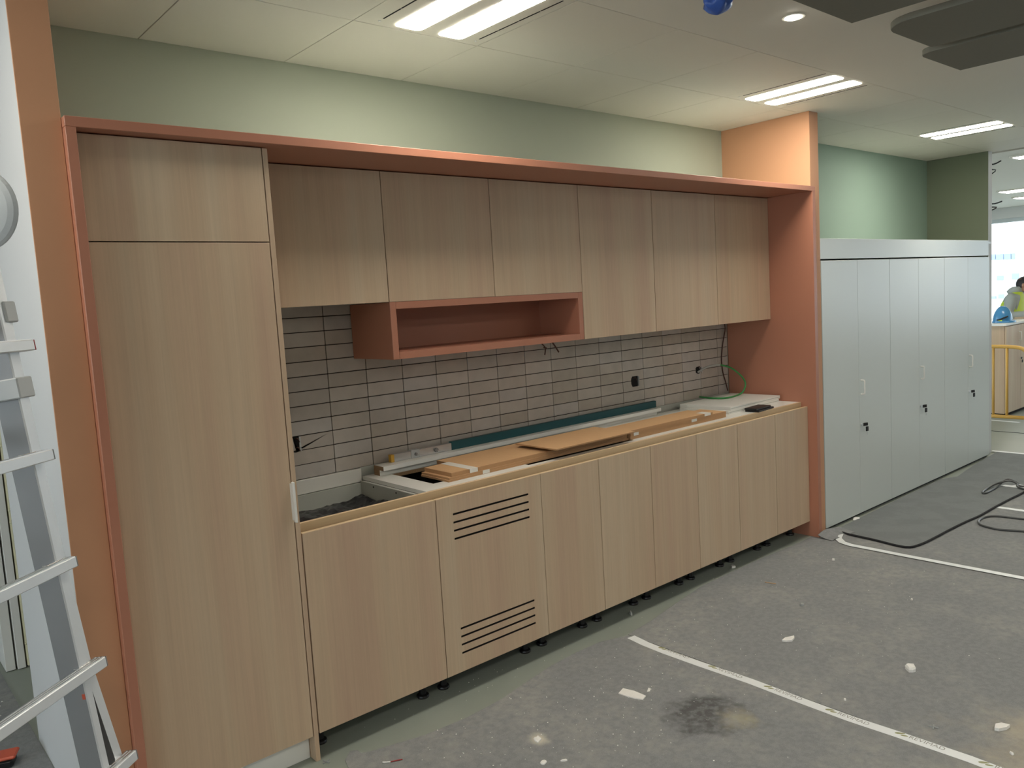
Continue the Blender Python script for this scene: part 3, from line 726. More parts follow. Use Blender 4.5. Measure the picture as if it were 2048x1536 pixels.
# turned up corner of felt at the partition foot
bm = bmesh.new(); g = []
for i in range(9):
    a = i/8; row = []
    for j in range(6):
        b = j/5; x = 3.58+.26*a; y = -.165+.098*b-.03*a
        row.append(bm.verts.new((x, y, .0075+.045*b*b*(1-abs(a-.45)*1.3)+.006*math.sin(9*a))))
    g.append(row)
for i in range(8):
    for j in range(5): bm.faces.new((g[i][j], g[i+1][j], g[i+1][j+1], g[i][j+1]))
ret = bmesh.ops.extrude_face_region(bm, geom=list(bm.faces))
for v in ret['geom']:
    if isinstance(v, bmesh.types.BMVert): v.co.z -= .003
tag(from_bm('felt_flap', bm, 'felt', smooth=False, origin=(0, 0, 0)), 'turned up felt flap at the foot of the orange wall end', 'floor felt')

def ribbon(name, path, w, z, mat, label, group='white adhesive tapes over the felt seams'):
    P = [Vector((x, y, 0)) for x, y in path]; bm = bmesh.new(); rows = []
    for i, p in enumerate(P):
        t = (P[min(i+1, len(P)-1)]-P[max(i-1, 0)]).normalized(); nn = Vector((-t.y, t.x, 0))*w/2
        rows.append((bm.verts.new((p.x+nn.x, p.y+nn.y, z)), bm.verts.new((p.x-nn.x, p.y-nn.y, z))))
    for a, b in zip(rows, rows[1:]): bm.faces.new((a[0], a[1], b[1], b[0]))
    r = bmesh.ops.extrude_face_region(bm, geom=list(bm.faces))
    for v in r['geom']:
        if isinstance(v, bmesh.types.BMVert): v.co.z -= .0008
    o = from_bm(name, bm, mat); return tag(o, label, 'tape', group)
tp1 = ribbon('seam_tape', [tuple(map(float, on(u, v, 'Z', .0045)[:2])) for u, v in ((1262, 1273.5), (1290, 1287), (1330, 1303), (1400, 1328), (1500, 1362), (1600, 1400), (1700, 1437), (1800, 1470), (1870, 1494), (1940, 1518), (1990, 1537))]+[(1.61, -2.4), (1.60, -8)], .046, .0046, 'tape_white', 'white printed tape crossing the floor in the foreground')
tp2 = ribbon('seam_tape', [tuple(map(float, on(u, v, 'Z', .0085)[:2])) for u, v in ((1671, 1062), (1680, 1067), (1678, 1071), (1676, 1076), (1684, 1084), (1700, 1089.5), (1750, 1099), (1800, 1109), (1900, 1128), (2000, 1147), (2048, 1156))]+[(3.63, -2), (3.62, -8)], .046, .0086, 'tape_white', 'white tape starting with a crumpled end at the orange wall')
ribbon('seam_tape', [(5.0, -.66), (5.0, -1.2), (5.0, -8)], .046, .0046, 'tape_white', 'white tape starting at the edge of the loose felt strip')
ribbon('seam_tape', [(6.985, .02), (6.98, -.6), (6.98, -3)], .05, .0105, 'tape_white', 'white tape on the floor at the end of the white cupboards')
ribbon('seam_tape', [(8.80, .7), (8.76, .33)], .06, .002, 'tape_white', 'short pale strip on the floor under the yellow barrier')
# the tape's print: leaf mark and word
txt = bpy.data.curves.new('print', 'FONT'); txt.body = 'REVIMAD'; txt.size = .030; txt.extrude = 0
to = bpy.data.objects.new('print', txt); COL.objects.link(to)
dg = bpy.context.evaluated_depsgraph_get(); tm = bpy.data.meshes.new_from_object(to.evaluated_get(dg)); bpy.data.objects.remove(to)
tm.materials.clear(); tm.materials.append(MATS['tape_print'])
bm = bmesh.new()
for k, (cx, cy, l, w, a0) in enumerate(((0, 0, .036, .013, .55), (.018, -.006, .026, .010, .35))):
    n = 12; vs = []
    for i in range(n):
        an = 2*math.pi*i/n; x = l/2*math.cos(an); y = w/2*math.sin(an)*(1-.3*math.cos(an)); vs.append(bm.verts.new((cx+x*math.cos(a0)-y*math.sin(a0), cy+x*math.sin(a0)+y*math.cos(a0), 0)))
    bm.faces.new(vs)
lm = bpy.data.meshes.new('leaf_mark'); bm.to_mesh(lm); bm.free(); lm.materials.append(MATS['tape_leaf'])
def printing(tp, spots, z):
    for (ul, vl), (ut, vt) in spots:
        a = Vector(on(ul, vl, 'Z', z)); b = Vector(on(ut, vt, 'Z', z)); dr = (b-a); ang = math.atan2(dr.y, dr.x)
        o = link('leaf_mark', lm, None, tp, a-tp.location); o.rotation_euler = (0, 0, ang)
        t_ = dr.normalized(); nn = Vector((-t_.y, t_.x, 0)); st = a+t_*.033-nn*.011
        o = link('print', tm, None, tp, st-tp.location); o.rotation_euler = (0, 0, ang)
sp = [((1324, 1295.5), (1352, 1306)), ((1424, 1332.5), (1452, 1343)), ((1536, 1373), (1565, 1384)), ((1660, 1419.5), (1690, 1430.5)), ((1800, 1466.5), (1830, 1477)), ((1968, 1525), (1995, 1534))]
printing(tp1, sp, .0049)

# ---------------------------------------------------------------- cables on the floor
def fl(u, v, z): return tuple(map(float, on(u, v, 'Z', z)))
c2 = [(4.95, -1.55, .011), (4.82, -1.15, .011), fl(2048, 1038, .011), fl(2000, 1032.5, .011), fl(1975, 1033, .011), fl(1962, 1037.5, .011), fl(1957, 1043, .011), fl(1961, 1049, .011), fl(1975, 1054, .011), fl(2000, 1059, .011), fl(2048, 1062.5, .011), (4.49, -1.15, .011), (4.55, -1.5, .011)]
tag(tube('floor_cable', c2, .0075, 'cable_grey', n=6), 'dark grey cable loop lying flat on the felt near the tape', 'cable')
c1 = [(5.75, -1.1, .018), fl(2048, 973, .018), fl(2036, 966, .03), fl(2024, 960.5, .05), fl(2016, 958.5, .055), fl(2008, 962, .045), fl(1998, 970, .025), fl(1985, 979, .018), fl(1972, 985.5, .018), fl(1966, 986, .018), fl(1966, 983, .018), fl(1975, 976.5, .018), fl(1990, 968.5, .03), fl(2008, 963, .05), fl(2022, 962, .05), fl(2034, 967.5, .035), fl(2048, 978, .018), (5.48, -1.1, .014)]
tag(tube('floor_cable', c1, .0075, 'cable_grey', n=6), 'dark grey twisted cable loops on the loose felt strip', 'cable')
bm = bmesh.new(); ss = [fl(2002, 971, .0105), fl(2010, 969.5, .0105), fl(2024, 971, .0105), fl(2040, 969, .0105), (5.60, -.86, .0105), (5.5, -.86, .0105), fl(2030, 975, .0105), fl(2012, 973, .0105)]
tag(prism('paper_strip', [(p[0], p[1]) for p in ss], .0097, .0110, 'tape_white'), 'white tape offcut lying under the twisted cable loops', 'tape')

# ---------------------------------------------------------------- debris
def chip(u, v, l, w, h, rot, label, mat='plaster_chip', name='plaster_chip', z=.0036, group='plaster chips scattered on the felt'):
    p = on(u, v, 'Z', z); n = 9; bm = bmesh.new(); rr = [random.uniform(.72, 1.12) for _ in range(n)]
    def ring(s, zz): return [bm.verts.new((p[0]+(l/2*math.cos(a)*math.cos(rot)-w/2*math.sin(a)*math.sin(rot))*rr[i]*s, p[1]+(l/2*math.cos(a)*math.sin(rot)+w/2*math.sin(a)*math.cos(rot))*rr[i]*s, z+zz*(1 if zz == 0 else random.uniform(.8, 1.1)))) for i, a in enumerate([2*math.pi*j/n for j in range(n)])]
    a = ring(1, 0); b = ring(1.0, h*.6); c = ring(.75, h)
    for s, t_ in ((a, b), (b, c)):
        for i in range(n): bm.faces.new((s[i], s[(i+1) % n], t_[(i+1) % n], t_[i]))
    bm.faces.new(a); bm.faces.new(c)
    return tag(from_bm(name, bm, mat), label, 'debris', group)
# torn card pieces: own outlines
def card(px, label, z=.0037, h=.002, mat='plaster_chip', name='torn_card'):
    pts = [tuple(map(float, on(u, v, 'Z', z)[:2])) for u, v in px]
    return tag(prism(name, pts, z, z+h, mat), label, 'debris', 'plaster chips scattered on the felt')
card([(1237, 1388), (1246, 1378), (1268, 1383), (1292, 1393), (1286, 1400), (1270, 1398), (1255, 1394)], 'largest torn white piece, rectangular, left of the foreground tape', h=.004)
card([(1294, 1384), (1297, 1376), (1301, 1378), (1300, 1383)], 'tiny triangular piece beside the largest torn white piece')
card([(1564, 1283), (1570, 1278), (1588, 1274), (1589, 1278), (1584, 1283), (1572, 1284)], 'long white plaster flake near the middle of the floor', h=.008)
chip(1822, 1340, .055, .045, .022, .4, 'thick lumpy white plaster chunk right of the foreground tape')
card([(1989, 1461), (1991, 1453), (2003, 1451), (2020, 1455), (2013, 1460), (1998, 1463)], 'white plaster flake on the tan dust patch', h=.012)
chip(1604, 1211, .030, .020, .012, .2, 'small grey pebble on the felt', mat='grey_plastic')
chip(1667, 1121, .022, .018, .012, .2, 'small white crumb near the orange wall end')
chip(1075, 1480, .045, .03, .008, .7, 'flattened plaster blob in the near foreground')
chip(1128, 1522, .03, .010, .006, -.6, 'slim white splinter at the bottom edge')
chip(1087, 1526, .03, .022, .006, .1, 'round pale blob at the bottom edge beside the splinter')
chip(1712, 1039, .075, .05, .012, .1, 'pale round cap at the foot of the first white cupboard', z=.0005)
chip(1466, 1134, .05, .035, .010, .6, 'folded white label under the base cabinets', mat='white_board', z=.0005)
chip(1262, 1228, .045, .012, .014, .9, 'curled white shaving under the base cabinets', mat='white_board', z=.0005)
chip(1824, 1200, .014, .012, .008, 0, 'single tiny white crumb in the middle of the right felt')
chip(1690, 1400, .018, .010, .006, .5, 'tiny white crumb beside the printed tape')
chip(2023, 1508, .02, .012, .008, 1.0, 'tiny pale crumb near the right bottom corner')
tag(tube('wood_splinter', [fl(1530, 1164, .006), fl(1541, 1166, .007), fl(1552, 1167.5, .006)], .002, 'mdf', n=2, seg=5), 'thin pale splinter lying on the middle felt sheet', 'debris')
rs = empty('coloured_splinter', fl(783, 1523, .004), 'thin red and white sliver on the felt at the bottom edge', 'debris')
tube('red_part', [fl(781, 1523.5, .006), fl(792, 1521, .007), fl(805, 1518.5, .006)], .0022, 'red_plastic', rs, n=2, seg=5)
tube('white_part', [fl(765, 1524.5, .006), fl(774, 1524.5, .006), fl(781, 1523.5, .006)], .003, 'white_board', rs, n=2, seg=5)
for (u, v, z, lab) in ((1867, 1455, .0037, 'grey cross shaped tile spacer on the felt, lower right'), (624.5, 1524, .0006, 'grey cross shaped tile spacer at the foot of the tall cupboard')):
    p = fl(u+ (28 if u < 700 else 0), v, z); bm = bmesh.new()
    for a in (.3, .3+math.pi/2):
        M = Matrix.Translation(p) @ Matrix.Rotation(a, 4, 'Z'); fs = bbox(bm, -.016, .016, -.002, .002, 0, .004)
        bmesh.ops.transform(bm, matrix=M, verts=list({v_ for f_ in fs for v_ in f_.verts}))
    tag(from_bm('tile_spacer', bm, 'grey_plastic'), lab, 'spacer', 'tile spacers on the floor')
# crumbs nobody could count
bm = bmesh.new()
def crumb(x, y, z, s):
    vs = [bm.verts.new((x+s*random.uniform(.5, 1.2)*math.cos(a), y+s*random.uniform(.5, 1.2)*math.sin(a), z)) for a in (0, 1.57, 3.14, 4.71)]
    t_ = bm.verts.new((x, y, z+s*.8))
    for i in range(4): bm.faces.new((vs[i], vs[(i+1) % 4], t_))
    bm.faces.new(vs)
for _ in range(520):
    x, y = random.uniform(.0, 3.5), -abs(random.gauss(.15, .75))-.12
    if random.random() < .35: x, y = random.gauss(.9, .5), random.gauss(-.55, .3)
    if y > -.16: continue
    crumb(x, y, .0036, random.choice((.0012, .0016, .002, .0026, .0035)))
for _ in range(60): crumb(random.uniform(.05, 3.4), random.uniform(-.06, .09), .0003, random.choice((.0012, .002, .003)))
for _ in range(70): crumb(random.uniform(-1.3, -.8), random.uniform(.1, 1.7), .0036, random.choice((.002, .003, .005)))
tag(from_bm('floor_crumbs', bm, 'plaster_chip'), 'fine white plaster crumbs sprinkled over the felt', 'crumbs', kind='stuff')

# ---------------------------------------------------------------- ladder
Rv = Vector((.761, .649, 0)); Nv = Vector((-.649, .761, 0)); tau = math.radians(6.49)
Uv = Vector((0, 0, 1))*math.cos(tau)+Nv*math.sin(tau); Fv = Uv.cross(Rv)      # Fv: ladder face normal
if Fv.dot(Nv) > 0: Fv = -Fv
P0 = Vector((-.850, -.385, 1.654)); SP = .28
FLR = [0, -.018, -.021, .004, .039, .078]
ld = empty('multi_purpose_ladder', (-.95, -.55, 0), 'aluminium folding ladder with telescopic stiles beside the orange frame', 'ladder')
WID = .44
for i in range(6):
    e = P0-Uv*SP*i+Rv*FLR[i]; wl_ = WID+2*(FLR[i]+.02); c = e-Rv*wl_/2
    # e is the upper front right corner of the rung
    ctr = c-Uv*.0135-Fv*.017
    rg = obox('rung', ctr, Rv, -Fv, Uv, wl_/2, .017, .0135, 'aluminium_light', ld, bevel=.002)
    for kk in range(3):   # tread ribs
        obox('tread_rib', ctr+Uv*.0142-Fv*(-.010+.010*kk), Rv, -Fv, Uv, wl_/2-.003, .0022, .0012, 'aluminium', rg, bevel=0)
    obox('end_cap', e+Rv*.0016-Uv*.0135-Fv*.017, Rv, -Fv, Uv, .0016, .0165, .013, 'red_plastic' if i == 0 else 'aluminium_dark', rg, bevel=.0005)
    for sgn, base_ in ((0, -.052), (1, -(wl_-.052))):
        obox('weld', e+Rv*(base_)+Uv*.0012-Fv*.030, Rv, -Fv, Uv, .022, .008, .0016, 'puddle_metal', rg, bevel=.001)
def stile(off0, name, sgn):
    """straight inner box stile; off0 = distance of its inner edge from P0 along the rung"""
    top = P0+Uv*.34-Rv*off0-Fv*.060; bot = P0-Uv*((P0.z-.02)/Uv.z)-Rv*off0-Fv*.060
    c = (top+bot)/2
    o = obox(name, c, Rv, -Fv, Uv, .013, .034, (top-bot).length/2, 'aluminium_dark', ld, bevel=.003)
    paint_faces(o, lambda n, q_: 'aluminium_light' if n.dot(Fv) > .7 else None); return o  # front face painted lighter, standing in for its bright reflection
stile(.047, 'stile', 1); stile(WID-.047+.02, 'stile', -1)
def flared(side):
    pts = []
    for i in range(6):
        e = P0-Uv*SP*i-Rv*(.026-max(FLR[i], -.004)) if side > 0 else P0-Uv*SP*i-Rv*(WID+.02+FLR[i]-.02)
        pts.append(e-Fv*.048)
    ext = pts[-1]-(pts[-2]-pts[-1])*-1*0
    dv = (pts[-1]-pts[-2]); pts.append(pts[-1]+dv*((pts[-1].z-.018)/-dv.z))
    pts = pts[1:]
    pts[0] = pts[0]+Uv*.16
    bm = bmesh.new(); rows = []
    for p in pts: rows.append([bm.verts.new(p+Rv*a+Fv*b) for a, b in ((-.014, -.013), (.014, -.013), (.014, .013), (-.014, .013))])
    for a, b in zip(rows, rows[1:]):
        for j in range(4): bm.faces.new((a[j], a[(j+1) % 4], b[(j+1) % 4], b[j]))
    bm.faces.new(rows[0]); bm.faces.new(rows[-1])
    o = from_bm('outer_rail', bm, 'aluminium_light', ld); paint_faces(o, lambda n, q_: 'aluminium_dark' if n.dot(Rv) < -.7 else None)  # inner side painted dark, as the side turned from the light
    f = pts[-1]; obox('rubber_foot', (f.x, f.y, .010), Rv, Nv, az, .022, .03, .0095, 'black_plastic', ld, bevel=.003)
flared(1); flared(-1)
top_rail = obox('outer_rail', P0-Rv*.030-Fv*.040+Uv*.05, Rv, -Fv, Uv, .010, .010, .19, 'aluminium_light', ld, bevel=.002)
for (off, up_) in ((.028, -.115), (.028, .075), (.062, -.115)):
    obox('locking_sleeve', P0-Rv*off-Fv*.050+Uv*up_, Rv, -Fv, Uv, .019 if off < .05 else .012, .030 if off < .05 else .041, .026, 'pale_plastic', ld, bevel=.003)
hc = Vector(on(-27, 421, 'Y', -.36))
hg = disc('hinge', hc-Rv*.012, -Rv, .098, .026, 'hinge_grey', ld, seg=40, dome=1)
disc('hinge_button', hc-Rv*.036, -Rv, .028, .008, 'pale_plastic', hg, seg=24)
obox('warning_dot', P0-Uv*SP*3.27-Rv*.0605-Fv*.034, Rv, -Fv, Uv, .0006, .004, .007, 'orange_red', ld, bevel=0)
# rear half of the ladder, unfolded towards the back
tau2 = math.radians(16); U2 = Vector((0, 0, 1))*math.cos(tau2)-Nv*math.sin(tau2)
A2 = hc.copy()
for off in (0, WID-.075):
    a = A2-Rv*off; ln = (a.z-.02)/U2.z; b = a-U2*ln
    obox('rear_stile', (a+b)/2, Rv, Rv.cross(U2).normalized()*-1, U2, .013, .034, ln/2, 'aluminium_dark', ld, bevel=.003)
    obox('rubber_foot', (b.x, b.y, .0105), Rv, Nv, az, .02, .04, .0095, 'black_plastic', ld, bevel=.003)
for i in range(6):
    c = A2-U2*(.30+SP*i)-Rv*(WID-.075)/2
    obox('rear_rung', c, Rv, Rv.cross(U2).normalized()*-1, U2, (WID-.075)/2, .015, .0135, 'aluminium_light', ld, bevel=.002)

# ---------------------------------------------------------------- things behind the ladder
box_ = lambda *a, **k: box(*a, **k)
gl = 'boards standing in the passage'
tag(box('standing_board', -.740, -.698, 1.872, 2.62, .004, 2.3, 'white_board', bevel=.002), 'white board standing upright in the passage, left one', 'board', gl)
tag(box('standing_board', -.690, -.655, 1.86, 2.62, .004, 2.3, 'white_board', bevel=.002), 'white board standing upright between the left board and the wrapped panel', 'board', gl)
wp = empty('wrapped_panel', (-.59, 2.2, .004), 'cream panel pack wrapped in plastic film standing in the passage', 'panel')
box('panel_pack', -.648, -.54, 1.86, 2.62, .004, 2.3, 'cream_film', wp, bevel=.006)
for z in (.12, .42, .74, .80, 1.12): box('film_fold', -.650, -.55, 1.852, 1.862, z, z+.012, 'cream_film', wp, bevel=.003)
tl = empty('tool_tray', (-.93, .89, .0036), 'red and black tool lying on the floor at the left edge', 'tool')
obox('black_base', (-.955, .90, .022), Vector((.93, -.36, 0)), Vector((.36, .93, 0)), az, .10, .035, .018, 'black_plastic', tl, bevel=.010)
obox('red_cover', (-.955, .90, .046), Vector((.93, -.36, 0)), Vector((.36, .93, 0)), az, .11, .04, .0065, 'orange_red', tl, bevel=.005)

# ---------------------------------------------------------------- far end of the office
sc = empty('storage_cabinet', (9.53, .78, 0), 'low ash wood cabinet with white top beyond the yellow barrier', 'cabinet')
box('body', 9.05, 10.03, .577, 1.02, .04, 1.065, 'ash', sc); box('white_top', 9.03, 10.05, .55, 1.03, 1.065, 1.09, 'white_board', sc)
box('plinth', 9.08, 10.0, .60, 1.0, 0, .04, 'felt_black', sc)
box('door', 9.055, 9.538, .557, .576, .045, 1.055, 'ash', sc, bevel=.001); d2 = box('door', 9.542, 10.025, .557, .576, .045, 1.055, 'ash', sc, bevel=.001)
d1_ = [o for o in sc.children if o.name.startswith('door')][0]
hx = 9.47
tube('handle', [(hx, .558, .97), (hx, .536, .97), (hx, .530, .955), (hx, .530, .885), (hx, .536, .87), (hx, .558, .87)], .006, 'white_board', d1_, n=3)
obox('key', (9.50, .535, .655), Vector((1, 0, 0)), Vector((0, 1, 0)), az, .018, .004, .012, 'black_plastic', d1_, bevel=.003)
obox('key', (9.515, .532, .618), Vector((1, 0, 0)), Vector((0, 1, 0)), az, .012, .004, .018, 'black_plastic', d1_, bevel=.003)
desk = empty('work_desk', (10.5, .5, 0), 'wooden high desk under the hands of the person in the yellow vest', 'desk')
box('top', 10.10, 10.9, .25, .80, 1.07, 1.105, 'ash', desk)
for y in (.30, .72):
    for x in (10.15, 10.81): box('leg', x, x+.04, y, y+.04, 0, 1.07, 'aluminium', desk)
hm = empty('hard_hat', (9.30, .675, 1.0905), 'blue hard hat resting on the low wooden cabinet', 'hard hat')
bm = bmesh.new(); bmesh.ops.create_uvsphere(bm, u_segments=28, v_segments=16, radius=1)
bmesh.ops.delete(bm, geom=[v for v in bm.verts if v.co.z < -.02], context='VERTS')
for v in bm.verts:
    rdg = 1+.05*math.exp(-(v.co.x/.16)**2)*max(v.co.z, 0)
    v.co = Vector((9.30+v.co.x*.115*rdg, .675+v.co.y*.100*rdg, 1.112+v.co.z*.165*rdg))
from_bm('shell', bm, 'helmet_blue', hm, smooth=True)
bm = bmesh.new(); a = []; 
for zz, k in ((1.0915, 1.0), (1.112, .97)):
    a.append([bm.verts.new((9.30+.122*k*math.cos(t_), .675+.108*k*math.sin(t_)-(.03 if math.sin(t_) < -.5 else 0), zz)) for t_ in [2*math.pi*j/28 for j in range(28)]])
for j in range(28): bm.faces.new((a[0][j], a[0][(j+1) % 28], a[1][(j+1) % 28], a[1][j]))
bm.faces.new(a[0]); bm.faces.new(a[1]); from_bm('brim', bm, 'helmet_blue', hm)
tube('black_strap', [(9.19, .70, 1.125), (9.184, .655, 1.135), (9.195, .615, 1.155), (9.21, .59, 1.165)], .009, 'black_plastic', hm, n=3)
obox('yellow_sticker', (9.187, .665, 1.118), Vector((0, 1, 0)), Vector((1, 0, 0)), az, .02, .002, .008, 'hivis', hm, bevel=0)
br = empty('crowd_barrier', (8.27, .6, 0), 'yellow tubular crowd barrier standing behind the white cupboards', 'barrier')
yl, yr_, zl, zh = 2.0, .09, .135, .885
loop = [(8.27, yl, zl), (8.27, yl, zh), (8.27, yl-.08, zh+.005), (8.27, 1.2, zh+.005), (8.27, .6, zh+.005), (8.27, yr_+.14, zh), (8.27, yr_+.03, zh-.05), (8.27, yr_, zh-.16), (8.27, yr_, .5), (8.27, yr_, zl)]
tube('frame_tube', loop, .020, 'yellow_paint', br, n=5, seg=10)
tube('bottom_tube', [(8.27, yl, zl), (8.27, 1, zl), (8.27, yr_-.05, zl)], .020, 'yellow_paint', br, n=2, seg=10)
for i in range(13): tube('upright', [(8.27, .302+.13*i, zl), (8.27, .302+.13*i, zh)], .012 if i else .014, 'yellow_paint', br, n=1, seg=8)
for y in (.75, 1.85): tube('foot', [(8.02, y, .012), (8.15, y, .014), (8.27, y, .115), (8.27, y, .135), (8.27, y, .115), (8.39, y, .014), (8.52, y, .012)], .012, 'yellow_paint', br, n=4, seg=8)

# person at the far window
def skin_body(name, verts, edges, mat, parent, sub=2, root=0):
    o0 = wloc(parent) if parent else Vector((0, 0, 0))
    me = bpy.data.meshes.new(name); me.from_pydata([Vector(v[0])-o0 for v in verts], edges, [])
    ob = bpy.data.objects.new(name, me); COL.objects.link(ob); ob.parent = parent
    me.materials.append(MATS[mat])
    sm = ob.modifiers.new('skin', 'SKIN'); sm.use_smooth_shade = True
    for v, sv in zip(verts, me.skin_vertices[0].data):
        sv.radius = v[1] if isinstance(v[1], tuple) else (v[1], v[1])
    me.skin_vertices[0].data[root].use_root = True
    ss_ = ob.modifiers.new('sub', 'SUBSURF'); ss_.levels = 1; ss_.render_levels = sub
    return ob
px, py = 10.50, .98
pe = empty('person', (px, py, 0), 'person in grey hooded top and yellow vest bent over at the far window', 'person')
# facing the right of the picture (-Y), leaning forward over the desk, head bowed
V = [((px, py, .98), (.15, .11)), ((px, py-.02, 1.15), (.14, .10)), ((px, py-.06, 1.30), (.15, .10)), ((px, py-.10, 1.39), (.09, .07)), ((px, py-.14, 1.45), .058),
     ((px-.17, py-.07, 1.33), .078), ((px-.21, py-.05, 1.12), .068), ((px-.19, py-.24, 1.125), .05), ((px-.17, py-.34, 1.135), .038),
     ((px+.17, py-.07, 1.33), .078), ((px+.21, py-.05, 1.12), .068), ((px+.19, py-.24, 1.125), .05), ((px+.17, py-.34, 1.135), .038),
     ((px-.10, py, .88), .10), ((px-.11, py-.02, .50), .075), ((px-.11, py, .10), .055), ((px-.11, py-.05, .045), .042), ((px-.11, py-.16, .04), .036),
     ((px+.10, py, .88), .10), ((px+.11, py-.02, .50), .075), ((px+.11, py, .10), .055), ((px+.11, py-.05, .045), .042), ((px+.11, py-.16, .04), .036)]
Ed = [(0, 1), (1, 2), (2, 3), (3, 4), (2, 5), (5, 6), (6, 7), (7, 8), (2, 9), (9, 10), (10, 11), (11, 12), (0, 13), (13, 14), (14, 15), (15, 16), (16, 17), (0, 18), (18, 19), (19, 20), (20, 21), (21, 22)]
skin_body('body', V, Ed, 'grey_fleece', pe)
skin_body('trousers', [((px, py, .96), (.155, .115)), ((px-.10, py, .88), .108), ((px-.11, py-.02, .50), .084), ((px-.11, py, .13), .066), ((px+.10, py, .88), .108), ((px+.11, py-.02, .50), .084), ((px+.11, py, .13), .066)], [(0, 1), (1, 2), (2, 3), (0, 4), (4, 5), (5, 6)], 'trousers', pe)
def loft(name, rings, mat, parent, seg=24):
    bm = bmesh.new(); rr = []
    for (x, y, z, rx, ry) in rings: rr.append([bm.verts.new((x+rx*math.cos(t_), y+ry*math.sin(t_), z)) for t_ in [2*math.pi*j/seg for j in range(seg)]])
    for a, b in zip(rr, rr[1:]):
        for j in range(seg): bm.faces.new((a[j], a[(j+1) % seg], b[(j+1) % seg], b[j]))
    bm.faces.new(rr[0]); bm.faces.new(rr[-1])
    return from_bm(name, bm, mat, parent, smooth=True)
loft('safety_vest', [(px, py, .86, .185, .135), (px, py, 1.0, .19, .135), (px, py-.015, 1.15, .20, .135), (px, py-.04, 1.27, .205, .125), (px, py-.065, 1.35, .19, .105), (px, py-.085, 1.405, .13, .08), (px, py-.10, 1.43, .09, .06)], 'hivis', pe)
loft('hood', [(px, py-.075, 1.39, .10, .085), (px, py-.07, 1.425, .125, .10), (px, py-.085, 1.46, .115, .085), (px, py-.10, 1.485, .09, .06)], 'grey_fleece', pe)
hx_, hy_, hz_ = px, py-.185, 1.505
hd = loft('head', [(hx_, hy_+.03, hz_-.085, .05, .05), (hx_, hy_-.015, hz_-.075, .058, .075), (hx_, hy_-.012, hz_-.04, .07, .092), (hx_, hy_, hz_, .077, .098), (hx_, hy_+.005, hz_+.04, .076, .096), (hx_, hy_+.01, hz_+.075, .06, .078), (hx_, hy_+.01, hz_+.098, .03, .04)], 'skin', pe)
bm = bmesh.new(); bmesh.ops.create_icosphere(bm, subdivisions=3, radius=1)
bmesh.ops.delete(bm, geom=[v for v in bm.verts if v.co.z < -.55 or (v.co.y < -.35 and v.co.z < .35) or (v.co.y < .1 and v.co.z < -.1)], context='VERTS')
for v in bm.verts: v.co = Vector((hx_+v.co.x*.083, hy_+.006+v.co.y*.106, hz_+.008+v.co.z*.100))
from_bm('hair', bm, 'hair_dark', hd, smooth=True)
bm = bmesh.new(); bmesh.ops.create_icosphere(bm, subdivisions=2, radius=1)
for v in bm.verts: v.co = Vector((hx_+v.co.x*.014, hy_-.102+v.co.y*.02, hz_-.012+v.co.z*.024))
from_bm('nose', bm, 'skin', hd, smooth=True)
for sg in (-1, 1):
    bm = bmesh.new(); bmesh.ops.create_icosphere(bm, subdivisions=2, radius=1)
    for v in bm.verts: v.co = Vector((hx_+sg*.078+v.co.x*.010, hy_+.005+v.co.y*.018, hz_-.008+v.co.z*.03))
    from_bm('ear', bm, 'skin', hd, smooth=True)
    bm = bmesh.new(); bmesh.ops.create_icosphere(bm, subdivisions=2, radius=1)
    for v in bm.verts: v.co = Vector((hx_+sg*.032+v.co.x*.012, hy_-.089+v.co.y*.006, hz_+.008+v.co.z*.007))
    from_bm('eye', bm, 'hair_dark', hd, smooth=True)
    hb = Vector((px+sg*.17, py-.345, 1.133))
    hv = [((hb.x, hb.y, hb.z), .028), ((hb.x, hb.y-.045, hb.z), (.034, .018))]; he = [(0, 1)]
    for (dx, l) in ((-.028, .055), (-.009, .068), (.010, .064), (.028, .050)):
        k = len(hv); hv += [((hb.x+dx, hb.y-.07, hb.z), .0095), ((hb.x+dx, hb.y-.07-l*.55, hb.z-.006), .0085), ((hb.x+dx, hb.y-.07-l, hb.z-.018), .0075)]; he += [(1, k), (k, k+1), (k+1, k+2)]
    k = len(hv); hv += [((hb.x-sg*.036, hb.y-.03, hb.z), .010), ((hb.x-sg*.05, hb.y-.055, hb.z-.008), .009)]; he += [(0, k), (k, k+1)]
    skin_body('hand', hv, he, 'skin', pe, sub=1)
bm = bmesh.new(); bbox(bm, hx_-.022, hx_+.022, hy_-.0905, hy_-.084, hz_-.052, hz_-.046)
from_bm('mouth', bm, 'terracotta', hd)

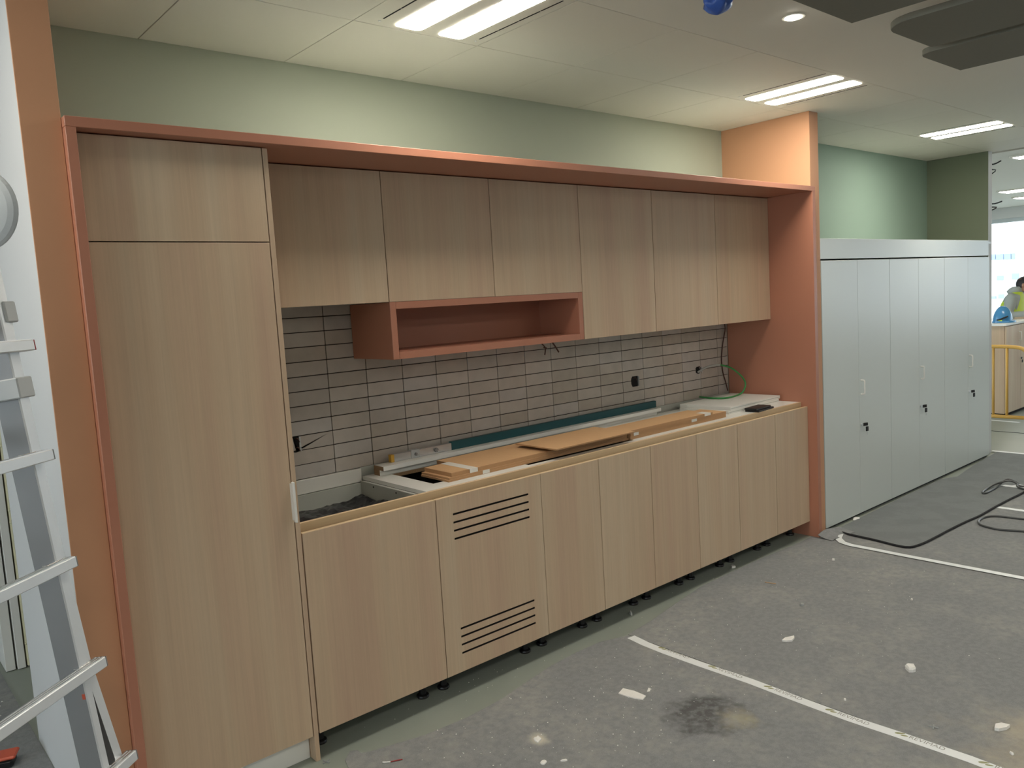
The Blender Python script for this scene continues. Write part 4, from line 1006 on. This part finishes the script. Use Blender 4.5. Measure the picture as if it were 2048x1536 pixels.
# lamps and cables in the far ceiling
for (x, y, l, w, lab) in ((8.35, -.2, .9, .2, 'bright ceiling strip lamp near the step in the far ceiling'), (12.2, 1.1, 1.0, .35, 'long bright ceiling lamp near the far window'), (13.6, 1.4, .9, .3, 'oval looking bright ceiling lamp just before the far window')):
    F = empty('far_lamp', (x, y, 2.86), lab, 'lamp', 'lamps in the far ceiling')
    box('housing', x-w/2-.03, x+w/2+.03, y-l/2-.03, y+l/2+.03, 2.845, 2.86, 'ceiling_white', F, bevel=.002)
    box('diffuser', x-w/2, x+w/2, y-l/2, y+l/2, 2.842, 2.845, 'lamp_diffuser', F, bevel=0)
for (u, v, lab) in ((1984, 331, 'loose black cable ends hanging from the nearer far ceiling'), (1986, 409, 'loose black cable ends hanging from the ceiling near the window')):
    p = Vector(on(u, v, 'Z', 2.78)); C_ = empty('ceiling_cable', (p.x, p.y, 2.78), lab, 'cable')
    s = (p-Vector(CAM)).length/14
    tube('cable_end', [p+Vector((0, .2*s, .08)), p+Vector((0, .1*s, .03)), p+Vector((0, -.02*s, .01)), p+Vector((0, -.12*s, .035))], .010*s, 'black_plastic', C_, n=3, seg=6)
    tube('cable_end', [p+Vector((0, .2*s, .08)), p+Vector((0, .12*s, -.02)), p+Vector((0, -.05*s, -.05)), p+Vector((0, .02*s, -.09))], .008*s, 'black_plastic', C_, n=3, seg=6)

# building outside the far window
bo = empty('office_building', (46, 12, -12), 'white office building seen through the far window', 'building')
box('facade', 46, 60, -20, 40, -12, 5.2, 'facade', bo, bevel=0)
def pane(u0, u1, v0, v1):
    a = on(u0, v1, 'X', 45.95); b = on(u1, v0, 'X', 45.95)
    box('window', 45.9, 46.0, min(a[1], b[1]), max(a[1], b[1]), min(a[2], b[2]), max(a[2], b[2]), 'facade_glass', bo, bevel=0)
for (u0, u1, v0, v1) in ((1982, 1991, 508, 520), (1993, 2007, 507.5, 520), (2009, 2022, 507, 519.5), (2024, 2030, 506.5, 519), (1994, 2007, 551, 561), (2024, 2038, 546, 559), (1997, 2008, 588, 597), (1984, 1992, 592, 598)): pane(u0, u1, v0, v1)
gd = box('ground', 16, 90, -60, 70, -12.2, -12, 'asphalt', bevel=0); struct(gd)
